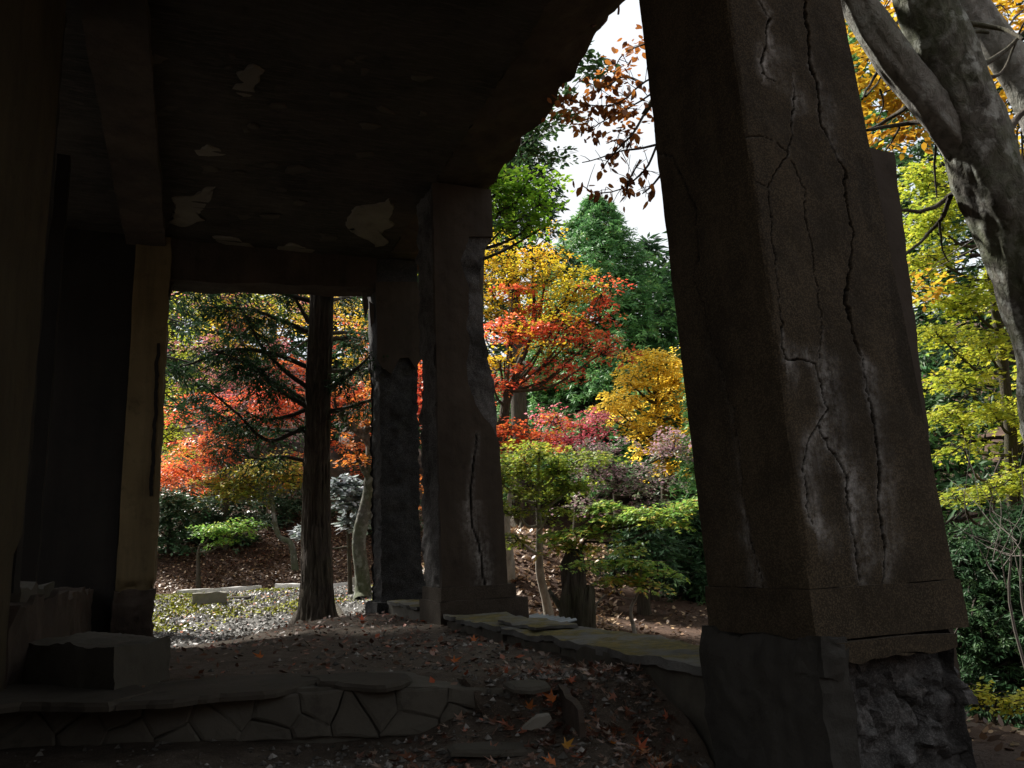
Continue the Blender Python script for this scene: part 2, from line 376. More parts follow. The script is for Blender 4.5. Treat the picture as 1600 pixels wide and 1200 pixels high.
M['glint'] = leafm('grey_litter', [(0, (.03, .03, .026)), (.5, (.08, .076, .066)), (.78, (.17, .16, .15)), (.85, (.50, .49, .48)), (.92, (.55, .54, .53)), (.94, (.40, .10, .03)), (1, (.45, .16, .03))], .05, .35, .5)  # whitish stops paint wet-leaf sky glints into the litter colour
M['inlit'] = leafm('porch_litter', [(0, (.05, .022, .015)), (.5, (.10, .04, .02)), (.8, (.16, .12, .09)), (1, (.28, .06, .02))], .1)

# ------------------------------------------------------------------ ground
def mound(x, y): return 1.25*np.exp(-((x-5.3)**2+(y-12.9)**2)/(2*1.5**2))
def gz(x, y):
    x = np.asarray(x, float); y = np.asarray(y, float); r = np.sqrt(x*x+y*y)
    z = -.27 + .30*sstep(9.5, 19, y)*sstep(7, 3.5, x) - .75*sstep(3.2, 6.2, x)*sstep(9, 4.5, y)
    s = np.maximum(0, r-20.2); z = z + .42*np.sqrt(s*s+.8) - .42*math.sqrt(.8)
    z = np.where(s > 36, z-(s-36)*.34, z)
    z = z + mound(x, y) + .05*fbm(np.stack([x*.7, y*.7, 0*x], -1).reshape(-1, 3), 3, 4).reshape(x.shape)
    return z
def gpt(px, d):
    """point on the ground under pixel column px at depth d"""
    p = P(px, 880, d); return np.array([p[0], p[1], float(gz(p[0], p[1]))])
n1 = np.concatenate([np.linspace(-120, -12, 30)[:-1], np.linspace(-12, 22, 171), np.linspace(22, 130, 31)[1:]])
n2 = np.concatenate([np.linspace(-60, -4, 16)[:-1], np.linspace(-4, 30, 171), np.linspace(30, 140, 31)[1:]])
gx, gy = np.meshgrid(n1, n2, indexing='ij'); g_z = gz(gx, gy)
inside = sstep(-3.4, -3.0, gx)*sstep(2.9, 2.5, gx)*sstep(-4, -3.6, gy)*sstep(9.7, 9.3, gy)
g_z = g_z - inside*.6
rr = np.sqrt(gx**2+gy**2)
forest = np.clip(sstep(19.4, 20.4, rr+.5*fbm(np.stack([gx, gy, 0*gx], -1).reshape(-1, 3)*.6, 5).reshape(gx.shape)) + sstep(3.1, 4.3, gx-.12*(gy-9)), 0, 1)
path = sstep(17.4, 17.9, rr)*sstep(19.6, 19.1, rr)*sstep(4.5, 3.5, gx)
a, b = gx.shape; i, j = np.meshgrid(np.arange(a-1), np.arange(b-1), indexing='ij'); i = i.ravel(); j = j.ravel()
ground = mesh('ground', np.stack([gx, gy, g_z], -1).reshape(-1, 3), [np.stack([i*b+j, (i+1)*b+j, (i+1)*b+j+1, i*b+j+1], 1)], M['ground'], None, True,
              pattr={'forest': forest.ravel(), 'pathway': path.ravel()})
tag(ground, kind='structure')

# ------------------------------------------------------------------ ruined porch
porch = empty('ruined_porch', (1, 5, 0), 'dark ruined concrete porch with cracked pillars framing the autumn trees', 'building')
# ceiling with sooty board marks, ragged right edge hidden by the beam
def ceil_fn(v, u):
    low = (u[:, 2] < .01); v = v.copy()
    v[:, 2] += np.where(low, .012*np.sin(v[:, 1]*42+2*fbm(v*1.3, 4, 2))+.02*fbm(v*2.5, 9, 4), 0); return v
ceil = rough_box('ceiling', (-2.9, -3.2, 4.25), (2.12, 9.75, 4.65), M['ceil'], porch, .07, .004, 8, 2, ceil_fn)
def patch(px, seed, z0=4.235):
    prism('plaster_patch', [Z(a, b, z0+.03) for a, b in px], (0, 0, -.030), M['patch'], ceil, .05, 9, seed)
patch([(318, 292), (336, 288), (326, 318), (312, 330), (318, 342), (290, 352), (268, 348), (276, 322), (272, 302), (296, 304)], 1)
patch([(334, 368), (362, 366), (392, 378), (406, 390), (380, 391), (352, 380)], 2)
patch([(436, 382), (455, 377), (480, 384), (494, 390), (476, 396), (440, 394)], 3)
patch([(548, 326), (575, 318), (606, 308), (614, 322), (606, 342), (613, 350), (596, 362), (604, 378), (585, 384), (568, 368), (548, 358), (540, 345)], 4)
patch([(368, 112), (392, 100), (408, 110), (402, 138), (408, 146), (384, 150), (366, 140), (376, 126)], 5)
patch([(300, 232), (330, 222), (358, 234), (336, 244), (310, 240)], 6)
rgp = np.random.default_rng(21)
for k in range(34):
    a_, b_ = rgp.uniform(240, 660), rgp.uniform(20, 380); rr_ = rgp.uniform(4, 13); an = np.sort(rgp.uniform(0, 6.28, 7))
    prism('plaster_patch', [Z(a_+rr_*1.6*math.cos(t), b_-rr_*.6*math.sin(t), 4.257) for t in an], (0, 0, -.022), M['scar'], ceil, .03, 5, 30+k)
# beam over the pillar row: broken outer edge
def beam_fn(v, u):
    v = v.copy(); o = u[:, 0]
    v[:, 2] += (1-u[:, 2])*(o**1.5*(.06+.10*sstep(6.2, 4.4, v[:, 1])) + .05*o*fbm(v*2.2, 3, 4))
    v[:, 0] += o*.05*fbm(v*np.array([1, 2.6, 2.6]), 8, 4); return v
rough_box('beam', (2.123, -3.2, 4.262), (2.72, 9.75, 4.95), M['beam'], porch, .05, .022, 5, 4, beam_fn)
tb = TB()
for px in ([(940, 40), (948, 30), (952, 12), (966, 8), (966, 22)], [(925, 42), (940, 32), (946, 24)]):
    tb.tube(spline([Y(a, b, 4.55) for a, b in px], 10), np.full(10, .009), 5)
tb.build('rebar', M['rebar'], porch)
# left side: side beam (haunch), inner wall, sill wall, far jamb, dark room
rough_box('side_beam', (-.80, 4.4, 4.13), (-.40, 9.38, 4.247), M['beam'], porch, .06, .012, 4, 5)
def wall_fn(v, u):
    v = v.copy(); k = (u[:, 2] < .25) & (u[:, 0] > .99); v[:, 0] -= np.where(k, .03, 0); return v
sidew = rough_box('side_wall', (-1.15, 2.5, -.4), (-.87, 5.12, 4.247), M['wall'], porch, .10, .008, 3, 6, wall_fn)
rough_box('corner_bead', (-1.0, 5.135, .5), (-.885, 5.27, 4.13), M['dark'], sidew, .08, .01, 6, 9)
def sill_fn(v, u):
    v = v.copy(); v[:, 2] += np.where(u[:, 2] > .99, .07*fbm(v*3, 5, 4), 0); v[:, 0] += np.where(u[:, 0] > .99, .05*fbm(v*4, 6, 4), 0); return v
sill = rough_box('sill_wall', (-1.2, 5.14, -.35), (-.88, 9.19, .44), M['beam'], porch, .06, .012, 6, 7, sill_fn)
rough_box('rubble_lump', (-1.08, 5.6, .40), (-.92, 6.6, .53), M['slab'], sill, .04, .03, 7, 8)
for y0, y1, w in ((5.45, 5.55, .06), (7.2, 7.28, .05)):
    rough_box('window_frame', (-1.2, y0, .42), (-1.2+w*2, y1, 4.12), M['dark'], porch, .1, .008, 5, 11)
def jamb_fn(v, u):
    v = v.copy(); low = sstep(.5, .42, v[:, 2]); front = (u[:, 1] < .01)
    v[:, 1] += np.where(front, low*.04*(1+fbm(v*9, 3, 4)), 0)
    v[:, 0] -= (u[:, 0] > .99)*(low*.02 + .012*fbm(v*5, 12, 4)); return v
jamb = rough_box('jamb', (-.70, 9.2, -.3), (-.345, 9.62, 4.247), M['jamb'], porch, .035, .006, 5, 10, jamb_fn)
def slit_fn(v, u):
    v = v.copy(); v[:, 0] += .008*fbm(v*np.array([0, 0, 4.]), 5, 4); return v
rough_box('slit_shade_strip', (-.435, 9.184, 1.35), (-.40, 9.197, 3.0), M['dark'], jamb, .03, .01, 9, 14, slit_fn)  # dark strip laid on the jamb face, painting the shade of a notch
rough_box('jamb_base', (-.72, 9.12, -.35), (-.33, 9.195, .40), M['beam'], jamb, .03, .03, 8, 13)
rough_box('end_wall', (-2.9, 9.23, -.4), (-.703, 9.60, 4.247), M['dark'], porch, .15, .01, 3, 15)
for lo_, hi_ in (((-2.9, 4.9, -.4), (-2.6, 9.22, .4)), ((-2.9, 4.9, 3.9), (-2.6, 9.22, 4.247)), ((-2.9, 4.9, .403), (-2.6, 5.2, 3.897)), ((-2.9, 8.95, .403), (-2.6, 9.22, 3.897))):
    rough_box('room_wall', lo_, hi_, M['dark'], porch, .15, .0, 3, 16)  # unseen wall; its opening is made to bring sky light onto the pillars
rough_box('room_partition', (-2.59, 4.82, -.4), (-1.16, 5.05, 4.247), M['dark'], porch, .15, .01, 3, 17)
# lintel over the end opening
def lin_fn(v, u):
    v = v.copy(); low = 1-u[:, 2]
    v[:, 2] += low*(.05*(v[:, 0]-.8)*.9 + .02*fbm(v*3, 4, 3)) + low*np.clip((-.2-v[:, 0])*-.0, 0, 1); return v
lintel = rough_box('lintel', (-.343, 9.24, 3.80), (2.0, 9.60, 4.247), M['beam'], porch, .04, .014, 4, 19, lin_fn)
prism('corner_fillet', [Y(262, 428, 9.30), Y(285, 428, 9.30), Y(268, 445, 9.30), Y(262, 470, 9.30)], (0, .2, 0), M['beam'], lintel, .01, 3, 2)
for px in ([(566, 458), (574, 456), (576, 480), (571, 500), (568, 480)], [(577, 470), (584, 478), (586, 500), (580, 512), (578, 490)]):
    prism('hanging_plaster', [Y(a, b, 9.42) for a, b in px], (.0, .025, 0), M['patch'], lintel, .006, 3, 5)

# ---- near (big) pillar
def polyd(u, z, pts):
    p = np.array(pts); dmin = np.full(len(u), 9.); side = np.zeros(len(u)); tt = np.zeros(len(u)); q = np.stack([u, z], 1)
    for i in range(len(p)-1):
        ab = p[i+1]-p[i]; t = np.clip(((q-p[i])@ab)/(ab@ab+1e-12), 0, 1); w = q-(p[i]+t[:, None]*ab); d = np.hypot(w[:, 0], w[:, 1])
        k = d < dmin; dmin = np.where(k, d, dmin); side = np.where(k, w[:, 0], side); tt = np.where(k, (i+t)/(len(p)-1), tt)
    return dmin, side, tt
FY = 2.39
fc = [([(1258, -40), (1258, 0), (1262, 50), (1264, 100), (1278, 130), (1283, 190), (1300, 230), (1318, 262), (1325, 320), (1332, 375), (1328, 430), (1322, 470), (1330, 510), (1345, 560), (1353, 610), (1362, 650), (1374, 700), (1376, 740), (1372, 800), (1382, 850), (1380, 890), (1374, 935)], .0085, .026, .55),
      ([(1180, -40), (1185, 0), (1203, 30), (1195, 60), (1190, 90), (1190, 115)], .006, .055, .85),
      ([(1190, 115), (1196, 122), (1210, 128)], .0025, .04, .8),
      ([(1240, 130), (1240, 150), (1238, 215), (1228, 245), (1208, 275), (1200, 300), (1205, 340), (1212, 400), (1218, 470), (1223, 540), (1226, 560)], .0042, .03, .6),
      ([(1226, 560), (1240, 560), (1255, 562), (1275, 568), (1285, 600), (1292, 640), (1280, 660), (1262, 690), (1256, 730), (1262, 790), (1270, 820)], .004, .035, .65),
      ([(1236, 250), (1245, 270), (1257, 300), (1258, 340), (1268, 400), (1280, 470), (1285, 520), (1280, 560)], .003, .022, .45),
      ([(1280, 665), (1300, 710), (1322, 745), (1326, 790), (1335, 840), (1344, 900), (1350, 935)], .005, .034, .6),
      ([(1165, 213), (1190, 212), (1215, 225), (1232, 240)], .003, .016, .35), ([(1182, 283), (1200, 292)], .0025, .012, .3)]
lc = [([(1030, 240), (1065, 248), (1100, 330), (1100, 400), (1095, 440), (1110, 480), (1120, 550), (1135, 590), (1145, 620), (1158, 700), (1158, 760), (1165, 800)], .006, .012, .12),
      ([(1165, 800), (1175, 860), (1190, 920), (1196, 995)], .003, .04, .55), ([(1112, 140), (1110, 190), (1118, 190)], .003, .02, .2)]
CF = [(np.array([Y(a, b, FY)[[0, 2]] for a, b in c]), w, s, k) for c, w, s, k in fc]
CL = [(np.array([X(a, b, 2.09)[[1, 2]] for a, b in c]), w, s, k) for c, w, s, k in lc]
def lean(v):
    z = v[:, 2]-.4; t = np.clip((v[:, 0]-2.1)/.73, -.2, 1.2); v = v.copy(); v[:, 0] -= z*(.032+.028*t); return v
def big_fn(v, u):
    v = lean(v); st = np.zeros(len(v)); cr = np.zeros(len(v)); wob_ = .012*fbm(v*14, 5, 4, .6) + .005*fbm(v*70, 15, 2)
    for face, CC, (ua, ub) in (((u[:, 1] < 1e-6), CF, (0, 2)), ((u[:, 0] < 1e-6), CL, (1, 2))):
        k = np.where(face)[0]
        for pts, w, s, str_ in CC:
            d, side, tt = polyd(v[k, ua]+wob_[k], v[k, ub]+.5*wob_[k], pts)
            ww = np.maximum(.0024, .8*w*(.3+.75*np.clip(.5+.9*fbm(np.stack([tt*9+pts[0][0]*9, 0*tt, 0*tt], 1), 3, 3), 0, 1)))
            gr = np.sqrt(np.clip(1-(d/(ww*1.05))**2, 0, 1))
            cr[k] = np.maximum(cr[k], np.clip(gr*1.6, 0, 1))
            bias = np.where(side > 0, 1.9, .5)*(.06+1.15*np.clip(.12+1.3*fbm(v[k]*np.array([1.5, 1.5, 2.4]), 31, 4), 0, 1))
            st[k] = np.maximum(st[k], str_*np.exp(-(d/(s*bias))**1.6)*(1-gr*.8))
            off = .022*gr*min(1, w/.006)
            if ua == 0: v[k, 1] += off
            else: v[k, 0] += off
    k = np.where(u[:, 1] < 1e-6)[0]
    for (px, py), rx_, rz_, am in (((1400, 470), .04, .16, .4), ((1425, 590), .055, .26, .5), ((1350, 300), .03, .2, .3), ((1390, 965), .03, .12, .5)):
        c = Y(px, py, FY); q = ((v[k, 0]-c[0])/rx_)**2 + ((v[k, 2]-c[2])/rz_)**2 + .9*fbm(v[k]*7, 51, 4)
        cr[k] = np.maximum(cr[k], am*sstep(1.1, .3, q))
    return v, {'stain': st, 'crack': cr}
def grid_face(lo, hi, ax, side, nu, nw, zcut=3.3):
    """one face of the shaft as a fine grid; u is the horizontal axis, w is z (finer below zcut)"""
    ua = 0 if ax == 1 else 1
    zz = np.concatenate([np.linspace(lo[2], zcut, nw), np.linspace(zcut, hi[2], 20)[1:]]); uu = np.linspace(lo[ua], hi[ua], nu)
    a, b = np.meshgrid(uu, zz, indexing='ij'); v = np.zeros((a.size, 3)); v[:, ua] = a.ravel(); v[:, 2] = b.ravel(); v[:, ax] = hi[ax] if side else lo[ax]
    n = len(zz); i, j = np.meshgrid(np.arange(nu-1), np.arange(n-1), indexing='ij'); i = i.ravel(); j = j.ravel()
    q = np.stack([i*n+j, (i+1)*n+j, (i+1)*n+j+1, i*n+j+1], 1); q = q if (ax == 1) != bool(side) else q[:, ::-1]
    u = np.full((len(v), 3), .5); u[:, ax] = side; return v, u, q
bl, bh = (2.1, FY, .425), (2.83, 3.02, 4.9); vv, qq, ss, cc, no = [], [], [], [], 0
for ax, side, nu, nw in ((1, 0, 165, 630), (0, 0, 84, 360), (0, 1, 20, 80), (1, 1, 20, 80)):
    v, u, q = grid_face(bl, bh, ax, side, nu, nw); v, pa = big_fn(v, u)
    v = v + .0025*np.stack([fbm(v*9+31.7*k, 21+10*k, 4) for k in range(3)], 1)
    e = np.exp(-((v[:, 0]-2.1+.032*(v[:, 2]-.4))/.012)**2-((v[:, 1]-FY)/.012)**2); ch = .006*(1+fbm(v*14, 77, 3))
    v[:, 0] += e*ch; v[:, 1] += e*ch                                   # worn arris
    vv.append(v); qq.append(q+no); no += len(v); ss.append(pa['stain']); cc.append(pa['crack'])
big = tag(mesh('pillar', np.concatenate(vv), [np.concatenate(qq)], M['pillar'], porch, True, pattr={'stain': np.concatenate(ss), 'crack': np.concatenate(cc)}), 'massive brown speckled pillar with long white-edged cracks')
def lean_fn(v, u): return lean(v)
rough_box('pillar_core', (2.135, FY+.04, .26), (2.79, 2.98, 4.89), M['dark'], big, .2, 0, 1, 2, lambda v, u: lean(v))
rough_box('base_band', (2.088, FY-.012, .242), (2.842, 3.03, .424), M['pillar'], big, .02, .003, 9, 22, lean_fn)
# outer base trim with ragged underside (front)
tp = [(1283, 1006), (1340, 1001), (1400, 997), (1496, 990), (1497, 1012), (1480, 1018), (1455, 1023), (1440, 1020), (1420, 1026), (1400, 1024), (1380, 1030), (1360, 1032), (1345, 1038), (1330, 1036), (1315, 1030), (1300, 1026)]
prism('base_trim', [Y(a, b, FY-.055) for a, b in tp], (0, .06, 0), M['pillar'], big, .006, 4, 3)
def cells(q, n, lo, hi, seed):
    rg = np.random.default_rng(seed); sd = rg.uniform(lo, hi, (n, 3)); best = np.full(len(q), 9.); sec = np.full(len(q), 9.); idx = np.zeros(len(q), int)
    for k in range(n):
        d = np.linalg.norm(q-sd[k], axis=1); c = d < best; sec = np.where(c, best, np.minimum(sec, d)); idx = np.where(c, k, idx); best = np.where(c, d, best)
    return idx, sec-best, rg.random(n)
def rub_fn(v, u):
    v = lean(v); q = v + .03*np.stack([fbm(v*9+5*k, 3+k, 3) for k in range(3)], 1)
    idx, e, rv = cells(q, 420, [2.1, 2.33, -.9], [2.85, 2.7, .28], 4); st = sstep(0, .03, e)*(.012+.055*rv[idx]**2)
    f = (u[:, 1] < 1e-6); d = fbm(v*5, 41, 4); v[:, 1] += np.where(f, .065-st+.02*d+.022*fbm(v*17, 44, 4)+.05*sstep(.05, .24, v[:, 2]), 0); v[:, 0] += np.where(u[:, 0] > .999, .012*d-.045, 0)
    return v, {'stain': .45*np.clip(fbm(v*13, 66, 4)-.15, 0, 1)}
rough_box('rubble_core', (2.14, FY+.0, -.9), (2.80, 3.0, .241), M['rubble'], big, .0095, .007, 30, 23, rub_fn)
# thick render skirt on the inner corner
def skirt_fn(v, u):
    v = lean(v); top = sstep(.15, .28, v[:, 2]); v[:, 0] += (u[:, 0] < .01)*top*.03
    v[:, 2] += (u[:, 2] > .99)*.03*fbm(v*7, 3, 3)
    v[:, 0] += (u[:, 0] > .99)*.05*fbm(np.stack([v[:, 2]*3, 0*u[:, 0], 0*u[:, 0]], 1), 8, 4); return v
rough_box('render_skirt', (2.05, FY-.05, -.9), (2.20, 3.06, .245), M['skirt'], big, .016, .016, 8, 24, skirt_fn)
rough_box('render_flake', (2.06, FY-.06, .12), (2.15, FY+.06, .255), M['skirt'], big, .014, .02, 11, 26)
def but_fn(v, u): v = v.copy(); v[:, 0] += (v[:, 2]-2)*.04; return v
rough_box('buttress', (2.86, 2.94, -.6), (3.49, 3.02, 2.67), M['far'], big, .03, .006, 8, 25, but_fn)
# third pillar of the row, beside the camera (out of the picture, but it carries the beam)
rough_box('pillar', (2.1, -3.0, -.6), (2.83, -2.3, 4.26), M['pillar'], porch, .1, .004, 9, 27)

# ---- middle pillar with spalled corner
VY = 7.1
def mid_fn(v, u):
    v = v.copy(); z = v[:, 2]; r = u[:, 0] > .6
    # right edge profile
    prof = np.interp(z, [-.1, .3, .45, 1.2, 1.7, 2.0, 2.35, 2.6, 3.0, 3.3, 3.6, 3.69, 3.7, 4.3], [2.73, 2.73, 2.72, 2.71, 2.70, 2.70, 2.66, 2.61, 2.59, 2.57, 2.63, 2.66, 2.70, 2.70])
    v[:, 0] = 2.1 + (v[:, 0]-2.1)*(prof-2.1)/.63
    k = (u[:, 0] < .01); v[:, 0] += np.where(k, .03*fbm(v*5, 4, 4)*sstep(1.2, 1.5, z), 0)
    return v
mid = tag(rough_box('pillar', (2.1, VY, .32), (2.73, 7.68, 4.262), M['rubble'], porch, .022, .02, 9, 31, mid_fn), 'middle pillar with a broken away upper corner showing rubble')
def skin(px, seed, ext=.035): return prism('plaster_skin', [Y(a, b, VY-.03) for a, b in px], (0, ext, 0), M['far'], mid, .012, 6, seed)
MC = np.array([Y(a, b, VY)[[0, 2]] for a, b in [(742, 680), (742, 700), (740, 720), (733, 760), (735, 820), (747, 850), (752, 890), (755, 932)]])
# lower skin: a dense sheet with the crack pressed in; upper skin pieces with ragged outlines
def skin_fn(v, u):
    v = v.copy(); z = v[:, 2]
    right = np.interp(z, [.3, 1.55, 1.62, 1.75, 1.95, 2.2, 2.45, 2.75, 3.1, 3.45, 3.72, 3.74, 4.3], [2.725, 2.70, 2.705, 2.63, 2.50, 2.40, 2.40, 2.43, 2.42, 2.40, 2.46, 2.72, 2.72])
    t = (v[:, 0]-2.095)/.63; v[:, 0] = 2.095 + t*(right-2.095+.03*fbm(np.stack([z*5, 0*z, 0*z], 1), 3, 4)*sstep(1.6, 1.8, z)*sstep(3.75, 3.6, z))
    k = (u[:, 1] < 1e-6); d, side, tt = polyd(v[:, 0]+.008*fbm(v*14, 2, 3), z, MC); gr = np.where(k, np.exp(-(d/.008)**2), 0)
    st = np.where(k, .55*np.exp(-(d/np.where(z < 1.1, .07, .025))**1.5)*(1-.7*gr), 0)
    v[:, 1] += .02*gr
    return v, {'stain': st, 'crack': np.clip(gr*1.3, 0, 1)}
rough_box('plaster_skin', (2.095, VY-.035, .325), (2.725, VY+.03, 4.255), M['far'], mid, .016, .004, 8, 33, skin_fn, nmax=300)
rough_box('base_band', (2.082, VY-.05, .205), (2.80, 7.70, .323), M['pier'], mid, .03, .005, 8, 34)
rough_box('plinth', (2.065, VY-.08, -.35), (2.90, 7.74, .203), M['pier'], mid, .04, .006, 8, 35)
# ---- rear pillar, charred
def rear_fn(v, u):
    v = v.copy(); z = v[:, 2]; k = sstep(2.95, 2.85, z)
    v[:, 0] += k*((.05*(u[:, 0] < .01)) - .09*(u[:, 0] > .99)) + (u[:, 0] > .99)*sstep(.9, .2, z)*.12
    c = fbm(v*np.array([6, 6, 16.]), 5, 4)*k; v += .022*np.stack([c, fbm(v*9+5, 9, 4)*k, 0*c], 1); return v
rear = tag(rough_box('pillar', (2.0, 9.25, .12), (2.52, 9.78, 4.262), M['black'], porch, .028, .008, 9, 37, rear_fn), 'narrow charred black pillar at the far end of the porch')
prism('render_collar', [Y(a, b, 9.2) for a, b in [(588, 440), (662, 440), (660, 560), (650, 575), (640, 560), (625, 560), (612, 585), (598, 575), (590, 560)]], (0, .06, 0), M['far'], rear, .012, 5, 8)
rough_box('plinth', (1.96, 9.18, -.35), (2.70, 9.84, .118), M['black'], rear, .04, .02, 7, 38)
# ---- parapet between the pillars
par = bpy.data.objects.new('parapet', None); COL.objects.link(par); par.parent = porch; par.matrix_parent_inverse = Matrix.Translation(-Vector(porch.location))
par['label'] = 'low broken parapet capped with mossy slabs between the pillars'
def par_fn(v, u):
    v = v.copy(); v[:, 0] += (u[:, 0] < .01)*(.03*fbm(v*3, 5, 4) + .05*sstep(-.12, -.22, v[:, 2]))
    v[:, 2] += (u[:, 2] > .99)*.025*fbm(v*5, 9, 3); return v
rough_box('parapet_wall', (2.10, 3.06, -.9), (2.52, 4.62, .045), M['parapet'], par, .035, .008, 7, 41, par_fn)
rough_box('parapet_wall', (2.11, 4.66, -.9), (2.50, 5.55, .035), M['parapet'], par, .035, .012, 7, 42, par_fn)
rough_box('parapet_wall', (2.10, 5.60, -.9), (2.52, 7.0, .055), M['parapet'], par, .035, .010, 7, 43, par_fn)
rough_box('parapet_wall', (2.08, 7.80, -.5), (2.50, 9.16, .10), M['stone'], par, .035, .010, 7, 44, par_fn)
def cap(y0, y1, x0, x1, z, th, seed, tilt=0.):
    def f(v, u):
        v = v.copy(); v[:, 2] += (v[:, 1]-y0)*tilt + .012*fbm(v*4, seed, 3)
        e = (u[:, 0] < .01)*1. - (u[:, 0] > .99); v[:, 0] += e*.028*fbm(v*6, seed+3, 4)
        e = (u[:, 1] < .01)*1. - (u[:, 1] > .99); v[:, 1] += e*.05*fbm(v*5, seed+5, 4); return v
    rough_box('capping_slab', (x0, y0, z), (x1, y1, z+th), M['mossy'], par, .03, .006, 9, seed, f)
cap(3.07, 4.62, 2.07, 2.55, .048, .040, 51); cap(4.625, 5.58, 2.085, 2.54, .040, .038, 52); cap(5.585, 7.0, 2.07, 2.55, .058, .036, 53)
cap(5.1, 5.9, 2.17, 2.46, .084, .020, 55); cap(7.82, 9.1, 2.06, 2.52, .105, .03, 57)
# ---- floors, step
def yedge(x): return np.interp(x, [-3, -.9, 1.06, 1.6, 2.2], [5.5, 4.92, 4.06, 3.75, 3.5])
nx_, ny_ = 90, 170
fx, fv = np.meshgrid(np.linspace(-3, 2.2, nx_), np.linspace(0, 1, ny_), indexing='ij')
ye = yedge(fx); fy = ye + .02 + fv*(9.95-ye-.02)
f3 = np.stack([fx, fy, 0*fx], -1).reshape(-1, 3)
fz = (-.012 + .022*fbm(f3*1.7, 61, 5).reshape(fx.shape) - .19*sstep(1.7, -.1, fx)*sstep(6.2, 9.4, fy) - .24*sstep(9.3, 9.95, fy)
      + .03*np.exp(-((fx-1.6)**2+(fy-8.9)**2)/.3) - .05*sstep(ye+.5, ye, fy))
i, j = np.meshgrid(np.arange(nx_-1), np.arange(ny_-1), indexing='ij'); i = i.ravel(); j = j.ravel()
floor = mesh('floor', np.stack([fx, fy, fz], -1).reshape(-1, 3), [np.stack([i*ny_+j, (i+1)*ny_+j, (i+1)*ny_+j+1, i*ny_+j+1], 1)], M['dirt'], None, True)
tag(floor, kind='structure')
def floor_z(x, y):
    u = (x+3)/5.2*(nx_-1); ye_ = yedge(x); w = (y-ye_-.02)/(9.95-ye_-.02)*(ny_-1)
    return fz[np.clip(np.round(u).astype(int), 0, nx_-1), np.clip(np.round(w).astype(int), 0, ny_-1)]
lx, ly = np.meshgrid(np.linspace(-3, 2.2, 90), np.linspace(-3.2, 5.6, 130), indexing='ij')
def low_z(x, y): return -.25 + .03*fbm(np.stack([x*1.5, y*1.5, 0*x], -1).reshape(-1, 3), 63, 5).reshape(np.shape(x)) + .12*sstep(.9, 1.45, x)*sstep(1.95, 1.6, x)*sstep(2.6, 3.6, y) - .13*sstep(1.65, 2.0, x)
lz = low_z(lx, ly)
i, j = np.meshgrid(np.arange(89), np.arange(129), indexing='ij'); i = i.ravel(); j = j.ravel()
low = mesh('lower_floor', np.stack([lx, ly, lz], -1).reshape(-1, 3), [np.stack([i*130+j, (i+1)*130+j, (i+1)*130+j+1, i*130+j+1], 1)], M['dirt'], None, True)
tag(low, kind='structure')
# step body (riser) following the broken edge
def step_fn(v, u):
    v = v.copy(); v[:, 1] = yedge(v[:, 0]) + u[:, 1]*.55 + (u[:, 1] < .01)*(-.04*(1-u[:, 2]) + .03*fbm(v*3, 71, 4)); 
    v[:, 2] += (u[:, 2] > .99)*(.012*fbm(v*3, 72, 4)-.03*sstep(1.0, 1.5, v[:, 0])); return v
step = tag(rough_box('step', (-2.6, 0, -.45), (1.75, .55, -.012), M['step'], None, .03, .008, 7, 73, step_fn), kind='structure')
def bank_fn(v, u):
    v = v.copy(); v[:, 1] = yedge(v[:, 0]) - .62 + u[:, 1]*.86; t = np.clip(u[:, 1]/.72, 0, 1)**.85; top = -.46 + .445*t + .03*fbm(v*5, 75, 4)
    v[:, 2] = -.7 + u[:, 2]*(top+.7); return v
rough_box('rubble_bank', (1.30, 0, -.6), (2.11, .6, -.02), M['dirt'], floor, .03, .012, 12, 76, bank_fn)
# facing stones of the riser: voronoi pieces, each its own part
def vclip(poly, a, n):
    out = []
    for i in range(len(poly)):
        p, q = poly[i], poly[(i+1) % len(poly)]; dp, dq = (p-a)@n, (q-a)@n
        if dp <= 0: out.append(p)
        if dp*dq < 0: out.append(p+(q-p)*dp/(dp-dq))
    return out
rs = np.random.default_rng(5); seeds = []
for k in range(24): seeds.append((-1.2+(k//2)*.225+rs.uniform(-.09, .09), rs.uniform(-.225, -.14) if k % 2 else rs.uniform(-.12, -.045)))
seeds = np.array(seeds)
for k, s in enumerate(seeds):
    poly = [np.array(q) for q in ((-1.25, -.235), (1.42, -.235), (1.42, -.03), (-1.25, -.03))]
    for m_, t in enumerate(seeds):
        if m_ != k and poly:
            d = t-s; poly = vclip(poly, (s+t)/2-d/np.linalg.norm(d)*.0028, d/np.linalg.norm(d))
    if len(poly) < 3: continue
    pw = [np.array([q[0], float(yedge(q[0]))-.035-(-.03-q[1])*.14, q[1]]) for q in poly]
    prism('stone', pw, (.004, -.014-.006*(k % 3), 0), M['step'], step, .012, 7, k, .04)
# big slabs on the upper edge
def slab(pts, z, th, seed, parent=floor, m='dusty', name='paving_slab', jag=.035):
    return prism(name, [np.array([*Z(a, b, z)[:2], z-th]) for a, b in pts], (0, 0, th), M[m], parent, jag, 5, seed)
slab([(-120, 1085), (20, 1068), (160, 1075), (215, 1070), (235, 1078), (170, 1098), (30, 1098), (-120, 1110)], .012, .04, 1)
slab([(238, 1072), (330, 1058), (455, 1050), (520, 1056), (440, 1078), (350, 1084), (250, 1095), (180, 1098)], .006, .035, 2)
slab([(470, 1055), (560, 1048), (640, 1052), (642, 1066), (600, 1072), (528, 1070)], .010, .03, 3)
